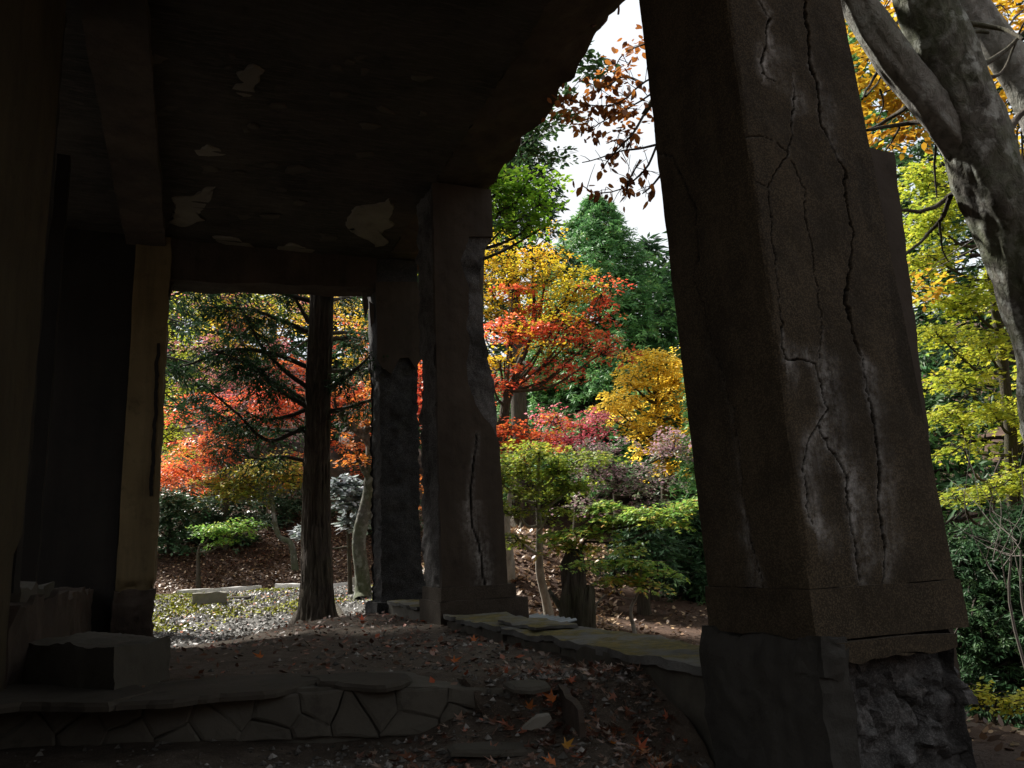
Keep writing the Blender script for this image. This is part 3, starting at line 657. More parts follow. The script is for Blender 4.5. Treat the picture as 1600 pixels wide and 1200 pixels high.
# loose slabs and blocks lying about
def loose(name, pts, z, th, label, seed, m='slab', cat='broken slab', jag=.012, tilt=(0, 0, 0)):
    o = prism(name, [np.array([*Z(a, b, z)[:2], z-th]) for a, b in pts], (tilt[0], tilt[1], th), M[m], None, jag, 4, seed)
    return tag(o, label, cat)
loose('broken_slab', [(788, 1064), (830, 1060), (858, 1062), (862, 1070), (830, 1076), (800, 1074)], .012, .025, 'thin pale slab fragment on the rubble beside the parapet', 11)
loose('broken_slab', [(698, 1163), (760, 1158), (830, 1159), (850, 1156), (846, 1168), (780, 1174), (704, 1172)], -.185, .025, 'long flat slab half buried at the front edge of the rubble', 12, jag=.02)
prism_sh = prism('concrete_shard', [P(a, b, 3.35) for a, b in [(816, 1141), (838, 1122), (858, 1118), (862, 1124), (850, 1136), (830, 1142)]], (.01, .03, .012), M['stone'], None, .005, 4, 4)
tag(prism_sh, 'pale pointed concrete shard propped on the rubble near the parapet', 'shard')
loose('broken_slab', [(870, 1062), (880, 1066), (912, 1110), (905, 1112), (880, 1085)], -.02, .1, 'dark narrow slab leaning against the foot of the parapet', 13, 'beam', jag=.015)
# angular block on the floor at the left
def blk_fn(v, u):
    A = np.array([-.86, 5.55]); B = np.array([-.345, 4.72]); Cc = np.array([-.10, 5.15]); D = np.array([-.55, 6.0])
    s, t = u[:, :1], u[:, 1:2]; base = (1-s)*(1-t)*B + s*(1-t)*Cc + s*t*D + (1-s)*t*A
    c = base.mean(0); v = v.copy(); v[:, :2] = base + (base-c)*(.06*(1-u[:, 2:3])); return v
tag(rough_box('stone_block', (0, 0, -.06), (1, 1, .215), M['slab'], None, .035, .014, 7, 81, blk_fn), 'big angular concrete block on the porch floor at the left wall', 'block')

# blocks and timbers on the lawn
def gbox(name, px0, px1, py_base, y, depth, h, m, label, cat, seed, amp=.01, group=None, lift=0.):
    a = Y(px0, py_base, y); b = Y(px1, py_base, y)
    def f(v, u): return v
    z0 = float(gz((a[0]+b[0])/2, y)) + lift
    return tag(rough_box(name, (a[0], y, z0-.06), (b[0], y+depth, z0+h), M[m], None, .04, amp, 6, seed, f), label, cat, group)
gbox('stone_block', 300, 354, 948, 15.4, .35, .20, 'stone', 'grey rectangular stone block lying on the mossy gravel', 'block', 91)
tb = TB().tube(spline([P(358, 945, 14.9), P(374, 944, 14.9), P(391, 943, 14.9)], 8)+np.array([0, 0, .0]), np.full(8, .055), 8).build('short_log', M['bark'])
for k_ in range(1):
    zz = float(gz(.9, 15.5)); tb.location.z = zz+.05-float(np.mean([v.co.z for v in tb.data.vertices]))
tag(tb, 'short dark log lying beside the grey stone block', 'log')
def kerb(px0, px1, r0, label, seed, m='log', h=.16):
    a = gpt(px0, r0); b = gpt(px1, r0); d = b-a; L_ = np.hypot(d[0], d[1]); ang = math.atan2(d[1], d[0])
    def f(v, u):
        p = np.stack([a[0]+v[:, 0]*math.cos(ang)-v[:, 1]*math.sin(ang), a[1]+v[:, 0]*math.sin(ang)+v[:, 1]*math.cos(ang), v[:, 2]], 1)
        p[:, 2] += a[2] + (b[2]-a[2])*v[:, 0]/L_; return p
    tag(rough_box('kerb_timber', (0, 0, -.05), (L_, .24, h), M[m], None, .06, .012, 5, seed, f), label, 'kerb', 'pale kerbs edging the slope')
kerb(278, 404, 17.3, 'long low pale kerb at the foot of the brown slope, left of the cypress trunk', 92, h=.09)
kerb(430, 475, 17.6, 'pale kerb just left of the cypress trunk at the foot of the slope', 93, h=.11)
kerb(519, 547, 18.0, 'pale kerb just right of the cypress trunk at the foot of the slope', 94, h=.11)
kerb(549, 572, 18.0, 'square pale kerb end beside the mossy grey tree', 95, 'stone', h=.2)

# ------------------------------------------------------------------ litter, gravel, moss
def scatter_z(pts_px, n, zf, x0=None):
    pass
UPn = np.array([0, 0, 1.])
def litter(name, x, y, z, size, m, parent=None, shape=KITE, tilt=.35):
    n = len(x); c = np.stack([x, y, z+.006+.012*RNG.random(n)], 1); nn = UPn + RNG.normal(0, tilt, (n, 3)); nn[:, 2] = np.abs(nn[:, 2])
    return leaves(name, c, nn, RNG.normal(0, 1, (n, 3)), size*(.6+.8*RNG.random(n)), M[m], parent, RNG.random(n), shape, 'stuff', -.25)
def polar(n, px0, px1, d0, d1):
    px = RNG.uniform(px0, px1, n); d = np.sqrt(RNG.uniform(d0*d0, d1*d1, n)); p = CAM + (FWD + RGT*((px-800)/FPX)[:, None] + UPV*((600-880)/FPX))*d[:, None]
    return p[:, 0], p[:, 1]
x, y = polar(15000, 190, 680, 9.0, 17.3); k = y > 9.75; x, y = x[k], y[k]
litter('leaf_litter', x, y, gz(x, y), .046, 'glint')
x, y = polar(34000, 190, 680, 18.3, 27); litter('slope_litter', x, y, gz(x, y), .075, 'litter')
x, y = polar(9000, 660, 960, 8, 17); k = x > 3.0; litter('bank_litter', x[k], y[k], gz(x[k], y[k]), .085, 'tan')
x, y = polar(11000, 860, 1750, 2.8, 16); k = x > 3.0; litter('forest_litter', x[k], y[k], gz(x[k], y[k]), .055, 'litter', None, OVAL)
def pebbles(name, x, y, z, size, parent=None):
    n = len(x); base = np.array([(1, 0, 0), (0, 1, 0), (-1, 0, 0), (0, -1, 0), (0, 0, .7), (0, 0, -.4)]); F = np.array([(0, 1, 4), (1, 2, 4), (2, 3, 4), (3, 0, 4), (1, 0, 5), (2, 1, 5), (3, 2, 5), (0, 3, 5)])
    a = RNG.random(n)*6.28; s = size*(.4+RNG.random(n)**3*1.8); v = base[None]*(1+.45*RNG.normal(0, 1, (n, 6, 3)).clip(-1, 1))
    ca, sa = np.cos(a)[:, None], np.sin(a)[:, None]; v = np.stack([v[..., 0]*ca-v[..., 1]*sa, v[..., 0]*sa+v[..., 1]*ca, v[..., 2]], -1)*s[:, None, None]
    v = v + np.stack([x, y, z+s*.25], 1)[:, None]
    return tag(mesh(name, v.reshape(-1, 3), [(F[None]+np.arange(n)[:, None, None]*6).reshape(-1, 3)], M['pebble'], parent, False, fattr={'tint': np.repeat(RNG.random(n), 8)}), kind='stuff')
x, y = polar(6000, 190, 680, 9.2, 17); k = y > 9.7; x, y = x[k], y[k]; pebbles('gravel', x, y, gz(x, y), .022)
x = RNG.uniform(-.8, 2.05, 6000); y = RNG.uniform(3.5, 9.6, 6000); k = (y > yedge(x)+.12) & (RNG.random(6000) < .12+.88*sstep(.3, 1.8, x)*sstep(9, 5, y)); x, y = x[k], y[k]
pebbles('gravel', x, y, floor_z(x, y), .009)
x = RNG.uniform(-.8, 2.05, 6000); y = RNG.uniform(2.2, 4.9, 6000); k = (y < yedge(x)-.1) & (RNG.random(6000) < .25+.75*sstep(-.2, 1.3, x)); x, y = x[k], y[k]
pebbles('gravel', x, y, low_z(x, y), .010)
x = RNG.uniform(-.8, 2.05, 2600); y = RNG.uniform(3.5, 9.5, 2600); k = (y > yedge(x)+.1) & (RNG.random(2600) < .3+.7*sstep(.2, 1.9, x)); x, y = x[k], y[k]
litter('dry_leaves', x, y, floor_z(x, y), .045, 'inlit')
x = RNG.uniform(1.6, 2.04, 130); y = RNG.uniform(2.2, 3.9, 130)
litter('red_leaves', x, y, low_z(x, y)+.02*RNG.random(130), .042, 'russet', None, STAR, .6)
x = RNG.uniform(.2, 2.05, 1500); y = RNG.uniform(2.0, 3.9, 1500); k = (y < yedge(x)-.08) & (RNG.random(1500) < sstep(.3, 1.6, x)); x, y = x[k], y[k]
litter('dry_leaves', x, y, low_z(x, y), .05, 'inlit', None, STAR)
x = RNG.uniform(1.32, 2.06, 1500); u_ = RNG.random(1500); y = yedge(x)-.62+u_*.86; z = -.455+.445*np.clip(u_/.72, 0, 1)**.85
pebbles('gravel', x, y, z, .010)
x = RNG.uniform(1.4, 2.06, 420); u_ = RNG.random(420); y = yedge(x)-.62+u_*.86; z = -.435+.445*np.clip(u_/.72, 0, 1)**.85
litter('dry_leaves', x, y, z, .042, 'inlit', None, STAR, .6)
# moss cushions on the gravel
x, y = polar(60000, 190, 690, 10.5, 17.3); nn = fbm(np.stack([x*1.1, y*.6, 0*x], 1), 77, 5, .62) + .62*sstep(10.5, 15.5, np.hypot(x, y)) - .30 + .22*RNG.normal(0, 1, len(x))
k = (nn > .18) & (y > 10.2); x, y, nn = x[k], y[k], nn[k]
c = np.stack([x, y, gz(x, y)+.005], 1); n_ = len(x)
v, f = leaf_geo(c, UPn*.9+RNG.normal(0, .5, (n_, 3)), RNG.normal(0, .6, (n_, 3))+UPn*.4, .045*(.5+RNG.random(n_)), KITE)
tag(mesh('moss', v, [f], M['moss'], None, False), kind='stuff')
# single fallen leaves one can point to
SL = np.concatenate([STAR, [[.35, 0]]])
def one_leaf(px, py, z, s, m, label, rot, group=None, tilt=(0, 0)):
    c = Z(px, py, z); v, f = leaf_geo(np.array([[0, 0, 0.]]), np.array([[tilt[0], tilt[1], 1.]]), np.array([[math.cos(rot), math.sin(rot), 0]]), np.array([s]), STAR, -.35)
    o = mesh('fallen_leaf', v, [f], M[m], None, False, fattr={'tint': [.5]}); o.location = c; tag(o, label, 'leaf', group)
one_leaf(868, 1094, -.06, 0.075, 'rust', 'large orange maple leaf on the rubble at the foot of the parapet', 2.2, tilt=(-.2, -.9))
one_leaf(826, 1108, -.08, 0.061, 'russet', 'crimson maple leaf lying left of the large orange leaf', 1.0, tilt=(0, -.7))
one_leaf(882, 1168, -.14, 0.061, 'orange', 'small yellow maple leaf on the dark leaf pile', .6, tilt=(0, -.7))
one_leaf(868, 1192, -.15, 0.061, 'rust', 'orange maple leaf at the bottom edge of the leaf pile', 2.8, tilt=(.2, -.6))
one_leaf(566, 969, .04, 0.088, 'scarlet', 'red maple leaf on the porch floor near the mossy tree', 1.5, tilt=(0, -.5))
one_leaf(410, 1027, .02, 0.075, 'rust', 'rust brown maple leaf in the middle of the dirt floor', 2.5, tilt=(0, -.5))
one_leaf(706, 1034, .02, 0.068, 'rust', 'rust maple leaf on the floor in front of the middle pillar', .3, tilt=(0, -.5))
one_leaf(740, 1002, .02, 0.068, 'rust', 'curled brown maple leaf close to the middle pillar plinth', 1.3, tilt=(0, -.6))
# corrugated sheet lying beyond the parapet
q = np.linspace(0, 1, 60); cx = Z(770, 975, -.02); sh = []
for t in (0, 1):
    for s in q: sh.append((2.78+.36*t, 6.5+.95*s, -.04+.05*t+.016*math.sin(s*2*math.pi*8)))
i = np.arange(59); vv = np.array(sh); vv = np.concatenate([vv, vv-np.array([0, 0, .006])])
tag(mesh('corrugated_sheet', vv, [np.stack([i, i+1, i+61, i+60], 1), np.stack([i+120, i+180, i+181, i+121], 1), np.stack([i, i+120, i+121, i+1], 1), np.stack([i+60, i+61, i+181, i+180], 1)], M['sheet'], None, True), 'weathered corrugated sheet lying on the ground beyond the parapet', 'roofing sheet')

# ------------------------------------------------------------------ trees
def crown_pads(blobs, n_leaf, pad=.3, flat=.12, per=55, seed=0, droop=.2):
    pad = pad*1.25; per = int(per*1.25); flat = flat*.6
    """blobs: list of (centre, (rx, ry, rz), weight). Returns leaf centres, normals, dirs, colour noise, pads"""
    rg = np.random.default_rng(seed); w = np.array([b[1][0]*b[1][2]*b[2] for b in blobs]); w /= w.sum(); C_, N_, D_, T_, pads = [], [], [], [], []
    for (c, r, _w), ww in zip(blobs, w):
        bt = rg.random(); m = max(4, int(n_leaf*ww/per)); u = nrm(rg.normal(0, 1, (m, 3))); rad = rg.random(m)**.5*rg.uniform(.7, 1.35, m); o = u*rad[:, None]; pc = np.asarray(c)+o*np.asarray(r)
        for q in range(m):
            rp_ = pad*rg.uniform(.6, 1.3); nv = nrm(UPn + .28*np.array([o[q, 0], o[q, 1], 0]) + rg.normal(0, .14, 3))
            k = max(6, int(per*rg.uniform(.6, 1.4))); spokes = rg.integers(5, 9); a0 = rg.random()*6.28
            aa = a0 + (rg.integers(0, spokes, k)+rg.normal(0, .16, k))*6.283/spokes; rr_ = rp_*np.sqrt(rg.random(k))
            th_ = rg.random()*6.28; e1 = nrm(np.cross(nv, [math.cos(th_), math.sin(th_), .1])); e2 = np.cross(nv, e1); dirv = np.cos(aa)[:, None]*e1+.62*np.sin(aa)[:, None]*e2
            C_.append(pc[q]+dirv*rr_[:, None]+nv*(rg.normal(0, flat*rp_, k)-droop*rr_**2/rp_)[:, None])
            N_.append(nv+rg.normal(0, .30, (k, 3))); D_.append(dirv+rg.normal(0, .45, (k, 3))-UPn*.35); T_.append(np.full(k, np.clip(.5*rg.random()+.5*bt+.0, 0, 1))); pads.append((pc[q], rp_, c))
    return np.concatenate(C_), np.concatenate(N_), np.concatenate(D_), np.concatenate(T_), pads
def nearest_on(path, p):
    d = np.linalg.norm(path-p, axis=1) + 2.0*np.maximum(0, path[:, 2]-p[2]+.15); return int(np.argmin(d))
def broadleaf(name, label, cat, trunk, r0, r1, blobs, m, bark_, n, leaf=.06, pad=.3, per=55, shape=KITE, seed=0, limb_r=.035, grad=0., tmix=.42, toff=0., twigs=True, group=None, flat=.12, extra=None, trunk_k=10):
    base = np.asarray(trunk[0]); t = empty(name, base, label, cat, group)
    path = spline(trunk, 26); path = wob(path, .05, 1.1, seed)
    def brk(rr, a, pts):
        q = np.stack([np.cos(a)[None]*2*np.ones((len(pts), 1)), np.sin(a)[None]*2*np.ones((len(pts), 1)), pts[:, 2:3]*2*np.ones((1, len(a)))], -1).reshape(-1, 3)
        return rr*(1+.12*fbm(q, seed, 3).reshape(rr.shape))*(1+.28*np.exp(-np.maximum(0, pts[:, 2:3]-pts[0, 2])/.18)*np.ones((1, len(a))))
    TB().tube(path, np.linspace(r0, r1, 26), trunk_k, brk).build('trunk', M[bark_], t)
    B = []
    for b in blobs:
        if len(b) == 5: px, py, d, rx, rz = b; w = 1.
        else: px, py, d, rx, rz, w = b
        B.append((P(px, py, d), (rx*d/FPX, rx*d/FPX*.8, rz*d/FPX), w))
    C_, N_, D_, T_, pads = crown_pads(B, n, pad, flat, per, seed)
    tw = TB(); paths = []
    for c, r, w in B:
        i = nearest_on(path, c-np.array([0, 0, r[2]*.6])); a = path[i]; mid = (a+c)/2 + np.array([0, 0, -.12*np.linalg.norm(c-a)]) + np.random.default_rng(seed+i).normal(0, .1, 3)*np.linalg.norm(c-a)*.5
        q = wob(spline([a, mid, c], 12), .06, 1.6, seed+i); paths.append(q); rb = min(r0*.55, limb_r*(.6+.4*max(r[0], .4)))
        TB().tube(q, np.linspace(rb, rb*.35, 12), 7).build('limb', M[bark_], t)
    if twigs:
        allp = np.concatenate(paths)
        for pc, rp_, c in pads[::1 if len(pads) < 260 else 2]:
            i = int(np.argmin(np.linalg.norm(allp-pc, axis=1)+np.maximum(0, allp[:, 2]-pc[2])*.8)); a = allp[i]
            q = wob(spline([a, (a+pc)/2+np.array([0, 0, -.05]), pc], 6), .04, 2.5, seed); tw.tube(q, np.linspace(limb_r*.28, .004, 6), 4)
            e = np.array([rp_, 0, 0]); th = random.random()*6.28
            for s_ in range(2):
                e = np.array([math.cos(th+s_*2.4), math.sin(th+s_*2.4), -.05])*rp_*.8; tw.tube(spline([pc, pc+e], 3), [.004, .003, .002], 3)
        tw.build('twigs', M['twig'], t, 'stuff')
    zz = C_[:, 2]; h = (zz-zz.min())/(np.ptp(zz)+1e-6)
    tint = np.clip(tmix*T_ + (1-tmix)*np.random.default_rng(seed).random(len(C_)) + grad*(h-.5) + toff, 0, 1)
    leaves('crown', C_, N_, D_, leaf*(.65+.7*np.random.default_rng(seed+1).random(len(C_))), M[m], t, tint, shape)
    if extra: extra(t)
    return t
def conifer(name, label, base, h, r, m='conif', seed=0, nb=160, ncl=10, nlf=9, leaf=.28, r0=None, z0=.08, droop=.35, group=None, cat='tree', bark_='bark', shape_p=.8):
    rg = np.random.default_rng(seed); base = np.asarray(base, float); t = empty(name, base, label, cat, group); r0 = r0 or h*.014+.05
    path = wob(base + np.linspace(0, 1, 14)[:, None]*np.array([0, 0, h]), .04, .5, seed); TB().tube(path, np.linspace(r0, .02, 14), 9).build('trunk', M[bark_], t)
    tw = TB(); C_, N_, D_, T_ = [], [], [], []
    for b in range(nb):
        f = z0+(1-z0)*((b+rg.random())/nb)**.85; a = b*2.39996+rg.normal(0, .3); L_ = r*(1-f)**shape_p*rg.uniform(.72, 1.12)+.12
        d = np.array([math.cos(a), math.sin(a), 0]); st = base+np.array([0, 0, f*h]); s = np.linspace(0, 1, 6)[:, None]
        q = st + d*s*L_ + UPn*(.28*s-droop*1.6*s*s)*L_*.55; tw.tube(q, np.linspace(.012+.012*L_, .005, 6), 3)
        k = max(3, int(ncl*(.35+L_/r))); ss = .25+.78*rg.random(k)**.7
        pc = st + d*ss[:, None]*L_ + UPn*((.28*ss-droop*1.6*ss*ss)*L_*.55)[:, None]; side = np.array([-d[1], d[0], 0])
        pc = pc + side*(rg.normal(0, .22, k)*L_*(1.1-ss*.6))[:, None] + rg.normal(0, .05, (k, 3))*L_
        for p_ in pc:
            tn = rg.random(); aa = rg.normal(0, .9, nlf); dv = d*np.cos(aa)[:, None]+side*np.sin(aa)[:, None]+UPn*(rg.normal(-.25, .35, nlf))[:, None]
            C_.append(p_+dv*leaf*.25*rg.random((nlf, 1))+rg.normal(0, leaf*.22, (nlf, 3))); N_.append(UPn*.7+d*.5+rg.normal(0, .5, (nlf, 3))); D_.append(dv); T_.append(np.clip(tn*.6+rg.random(nlf)*.4, 0, 1))
    tw.build('twigs', M['twig'], t, 'stuff')
    C_ = np.concatenate(C_); leaves('crown', C_, np.concatenate(N_), np.concatenate(D_), leaf*(.5+.8*rg.random(len(C_))), M[m], t, np.concatenate(T_), NEEDLE)
    return t
def g_at(px, d, sink=.05):
    p = gpt(px, d); p[2] -= sink; return p

# ---- near cypress just beyond the porch end
def cedar():
    b = Z(495, 985, -.24); b[2] = float(gz(b[0], b[1]))-.05; t = empty('cypress_tree', b, 'dark straight cypress trunk with drooping branches close outside the porch', 'tree')
    d0 = 10.45; top = P(503, 450, d0); ax = np.array([b, b+np.array([0, 0, .35]), P(494, 800, d0), P(497, 620, d0), top, top+np.array([.06, 0, 4.]), top+np.array([.1, 0, 9.])]); path = spline(ax, 150)
    z = path[:, 2]-b[2]; rad = np.interp(z, [0, .25, .6, 1.5, 4.5, 8.5, 14], [.285, .225, .195, .178, .15, .11, .02])
    def brk(rr, a, pts):
        zz = (pts[:, 2]-b[2])[:, None]; A = a[None]*np.ones((len(pts), 1))
        q = np.stack([np.cos(A)*3.2, np.sin(A)*3.2, zz*.7+0*A], -1).reshape(-1, 3); r1 = fbm(q*2.2, 5, 4).reshape(rr.shape); q2 = np.stack([np.cos(A)*9, np.sin(A)*9, zz*1.1+0*A], -1).reshape(-1, 3); r2 = np.abs(fbm(q2, 19, 4, .6)).reshape(rr.shape)
        flute = np.abs(np.sin(A*3.5+fbm(q*.6, 8, 2).reshape(rr.shape)*1.5))
        return rr*(1.03+.08*r1-.13*np.clip(.30-r2, 0, .3)/.3*1.0+.10*flute*np.exp(-zz/.9)-.04) + .20*np.exp(-zz/.16)*np.maximum(0, np.sin(A*2.5+.6))**2*.9
    TB().tube(path, rad, 84, brk).build('trunk', M['cedar_bark'], t)
    for px in ([(470, 975), (455, 984), (430, 990), (405, 992)], [(520, 972), (540, 978), (556, 984)], [(476, 978), (462, 992), (440, 1000)]):
        q = [Z(a_, c_, -.22) for a_, c_ in px]
        for w in q: w[2] = float(gz(w[0], w[1]))+.02
        q[0][2] += .1; TB().tube(wob(spline(q, 14), .02, 4, 3), np.linspace(.09, .03, 14), 8).build('root', M['cedar_bark'], t)
    br = [[(486, 575), (430, 552), (360, 545), (300, 570), (255, 575)], [(484, 608), (440, 575), (400, 530), (372, 462)], [(484, 632), (420, 590), (370, 545)], [(484, 638), (430, 605), (400, 575), (330, 545)],
          [(478, 672), (430, 670), (380, 665), (330, 640), (300, 610)], [(478, 668), (420, 690), (385, 660), (318, 600)], [(484, 505), (462, 460), (450, 430)], [(484, 520), (440, 500), (390, 480), (300, 475)],
          [(514, 520), (550, 517), (590, 518)], [(514, 530), (560, 528), (600, 522)], [(510, 612), (540, 590), (570, 565), (598, 535)], [(513, 580), (555, 578), (592, 570)], [(514, 643), (560, 632), (600, 620)],
          [(480, 720), (440, 715), (400, 720), (350, 700)], [(478, 640), (450, 650), (410, 655), (380, 640)], [(486, 470), (400, 450), (300, 455), (270, 465)], [(514, 470), (545, 465), (580, 460)]]
    rg = np.random.default_rng(3); tw = TB(); C_, N_, D_, T_ = [], [], [], []
    for i, px in enumerate(br):
        n_ = len(px); dep = d0 + np.linspace(0, rg.uniform(-1.2, 1.6), n_); q = wob(spline([P(a_, c_, e) for (a_, c_), e in zip(px, dep)], 16), .05, 1.8, i); L_ = np.linalg.norm(q[-1]-q[0])
        TB().tube(q, np.linspace(.035, .008, 16), 6).build('branch', M['bark'], t)
        for k in range(int(10+L_*20)):
            f = rg.uniform(.3 if px[0][0] < 500 else .15, 1)*15; j = int(f); p = q[j]+(q[min(15, j+1)]-q[j])*(f-j); w = nrm(np.append(rg.normal(0, 1, 2), rg.uniform(-.6, .1))); ln = rg.uniform(.15, .5)
            e = p + w*ln - UPn*ln*.3; tw.tube([p, (p+e)/2, e], [.006, .004, .002], 3)
            if rg.random() < (.60 if px[0][0] < 500 else .34):
                m_ = 46; s = rg.random((m_, 1)); C_.append(p+(e-p)*(.25+.8*s)+rg.normal(0, .045, (m_, 3))); dv = w+rg.normal(0, .5, (m_, 3))-UPn*.6; D_.append(dv); N_.append(UPn*.6+rg.normal(0, .6, (m_, 3))); T_.append(np.clip(rg.random()*.6+rg.random(m_)*.4, 0, 1))
    # upper crown above the porch roof
    for k in range(130):
        zz = rg.uniform(5.6, 13.5); a_ = rg.random()*6.28; L_ = 1.5*(14.2-zz)/9.5*rg.uniform(.6, 1.1); d = np.array([math.cos(a_), math.sin(a_), -.25]); p0 = np.array([top[0], top[1], zz]); tw.tube([p0, p0+d*L_*.5, p0+d*L_], [.025, .015, .006], 3)
        m_ = 70; s = rg.random((m_, 1))**.7; C_.append(p0+d*L_*(.2+.8*s)+rg.normal(0, .18, (m_, 3))); D_.append(d+rg.normal(0, .5, (m_, 3))-UPn*.5); N_.append(UPn+rg.normal(0, .5, (m_, 3))); T_.append(rg.random(m_))
    tw.build('twigs', M['twig'], t, 'stuff')
    C_ = np.concatenate(C_); leaves('crown', C_, np.concatenate(N_), np.concatenate(D_), .075*(.5+.9*rg.random(len(C_))), M['dconif'], t, np.concatenate(T_), NEEDLE)
cedar()

# ---- mossy grey forked tree
d = 12.4
broadleaf('mossy_tree', 'grey mossy forked tree beside the charred pillar with russet leaves', 'tree',
          [g_at(566, d), P(566, 920, d), P(562, 860, d), P(566, 815, d), P(576, 770, d), P(580, 720, d), P(575, 690, d), P(548, 665, d), P(525, 640, d)], .125, .05,
          [(530, 640, 12.3, 45, 40), (600, 640, 12.4, 60, 70), (640, 560, 12.5, 60, 70), (560, 715, 12.3, 25, 22), (660, 760, 12.6, 25, 50)], 'rust', 'grey_bark', 2600, .06, .25, seed=11, limb_r=.09, tmix=.4, trunk_k=16)
# ---- silver leaved shrub
broadleaf('silver_shrub', 'silvery drooping-leaved shrub behind the mossy grey tree', 'shrub', [g_at(548, 14.5), P(545, 830, 14.5), P(545, 790, 14.5)], .04, .02,
          [(550, 780, 14.5, 38, 32), (535, 760, 14.5, 22, 18), (566, 810, 14.4, 22, 18), (478, 825, 14.6, 14, 22)], 'silver', 'bark', 2000, .12, .2, shape=OVAL, seed=12, toff=-.25, per=26, limb_r=.02)
# ---- trees of the slope seen through the end opening
broadleaf('maple_tree', 'scarlet and orange maple over the slope seen left through the end opening', 'tree', [g_at(352, 21.5), P(352, 760, 21.5), P(345, 690, 21.5)], .10, .05,
          [(290, 735, 21, 60, 25), (330, 700, 21, 60, 30), (250, 745, 21, 40, 25), (420, 630, 22, 60, 45, .7), (320, 640, 22, 60, 40, .6)], 'red', 'bark', 9000, .075, .4, seed=21, tmix=.5)
broadleaf('maple_tree', 'olive and orange maple with a thin crooked trunk on the brown slope', 'tree', [g_at(462, 20.5), P(455, 850, 20.5), P(436, 838, 20.5), P(428, 800, 20.5), P(424, 765, 20.5), P(424, 730, 20.5)], .08, .04,
          [(385, 745, 20.5, 50, 22), (430, 730, 20.5, 60, 22), (350, 755, 20.5, 30, 18), (455, 740, 20.3, 40, 22), (390, 770, 20.4, 40, 18)], 'olive', 'grey_bark', 8500, .075, .42, seed=22, grad=.3, toff=.12, limb_r=.06)
broadleaf('maple_tree', 'red orange maple behind the cypress trunk in the end opening', 'tree', [g_at(560, 23), P(560, 700, 23), P(550, 640, 23)], .13, .06,
          [(460, 720, 22, 50, 25), (440, 640, 23, 70, 60), (540, 620, 23, 50, 40), (560, 700, 23, 50, 35), (480, 570, 24, 60, 40, .6), (610, 660, 23, 60, 50), (560, 530, 24, 60, 30, .5), (650, 540, 24, 50, 50)], 'red', 'bark', 11000, .08, .4, seed=23, toff=.0)
broadleaf('broadleaf_tree', 'yellow green tree beside the left jamb of the end opening', 'tree', [g_at(228, 25), P(228, 720, 25), P(235, 600, 25)], .14, .06,
          [(285, 650, 25, 60, 60), (300, 570, 25.5, 60, 50), (290, 480, 25.5, 70, 50), (370, 470, 26, 60, 40), (260, 700, 25, 40, 40), (380, 640, 25.5, 40, 30, .5), (440, 470, 26, 60, 40, .6)], 'lime', 'bark', 11500, .085, .45, seed=24, toff=.02)
broadleaf('maple_tree', 'pink tinged maple deep behind the cypress branches', 'tree', [g_at(400, 26), P(400, 700, 26), P(400, 600, 26)], .12, .05,
          [(370, 610, 26, 70, 50), (440, 590, 26, 70, 60), (330, 560, 26, 60, 40), (420, 680, 26, 50, 40), (360, 470, 27, 80, 60), (460, 440, 27, 80, 50)], 'magenta', 'bark', 10000, .085, .45, seed=25, toff=.4)
broadleaf('broadleaf_tree', 'pale yellow tree glowing behind the upper cypress branches', 'tree', [g_at(440, 28.5), P(440, 700, 28.5), P(430, 560, 28.5)], .12, .05,
          [(330, 480, 27.5, 60, 45), (420, 500, 28, 70, 40), (530, 480, 28, 70, 45), (380, 560, 28, 50, 40), (580, 560, 28, 60, 60), (480, 450, 28, 60, 30)], 'yellow', 'bark', 8500, .09, .45, seed=26, toff=-.1)
for k_, (px, dd, hh, lab) in enumerate(((262, 21, 100, 'dark evergreen shrub at the left edge of the brown slope'), (305, 22.5, 90, 'low blue green evergreen shrub in the middle of the slope'), (352, 22, 100, 'tall dark evergreen shrub below the orange maple'), (410, 24, 95, 'deep shaded evergreen shrub behind the crooked thin trunk'), (600, 24, 110, 'dark evergreen shrub seen beside the charred pillar'), (470, 25, 110, 'dark evergreen shrub behind the cypress trunk'))):
    broadleaf('evergreen_shrub', lab, 'shrub', [g_at(px, dd), g_at(px, dd, -.35), g_at(px, dd, -.8)], .06, .03, [(px, 845-k_ % 2*10, dd, 45, 40), (px-25, 815, dd, 35, 32), (px+25, 805, dd, 38, 32), (px, 780, dd, 42, 25)], 'shrub', 'bark', 4500, .11, .4, seed=31+k_, twigs=False)
broadleaf('maple_sapling', 'small yellow green maple with a bare thin trunk on the brown slope', 'tree', [g_at(311, 18.9), P(311, 870, 18.9), P(312, 850, 18.9)], .06, .02,
          [(330, 828, 18.9, 28, 12), (362, 825, 18.9, 26, 12), (385, 818, 18.9, 14, 7), (350, 846, 18.9, 18, 7)], 'green', 'bark', 2200, .07, .3, seed=38, toff=-.05)
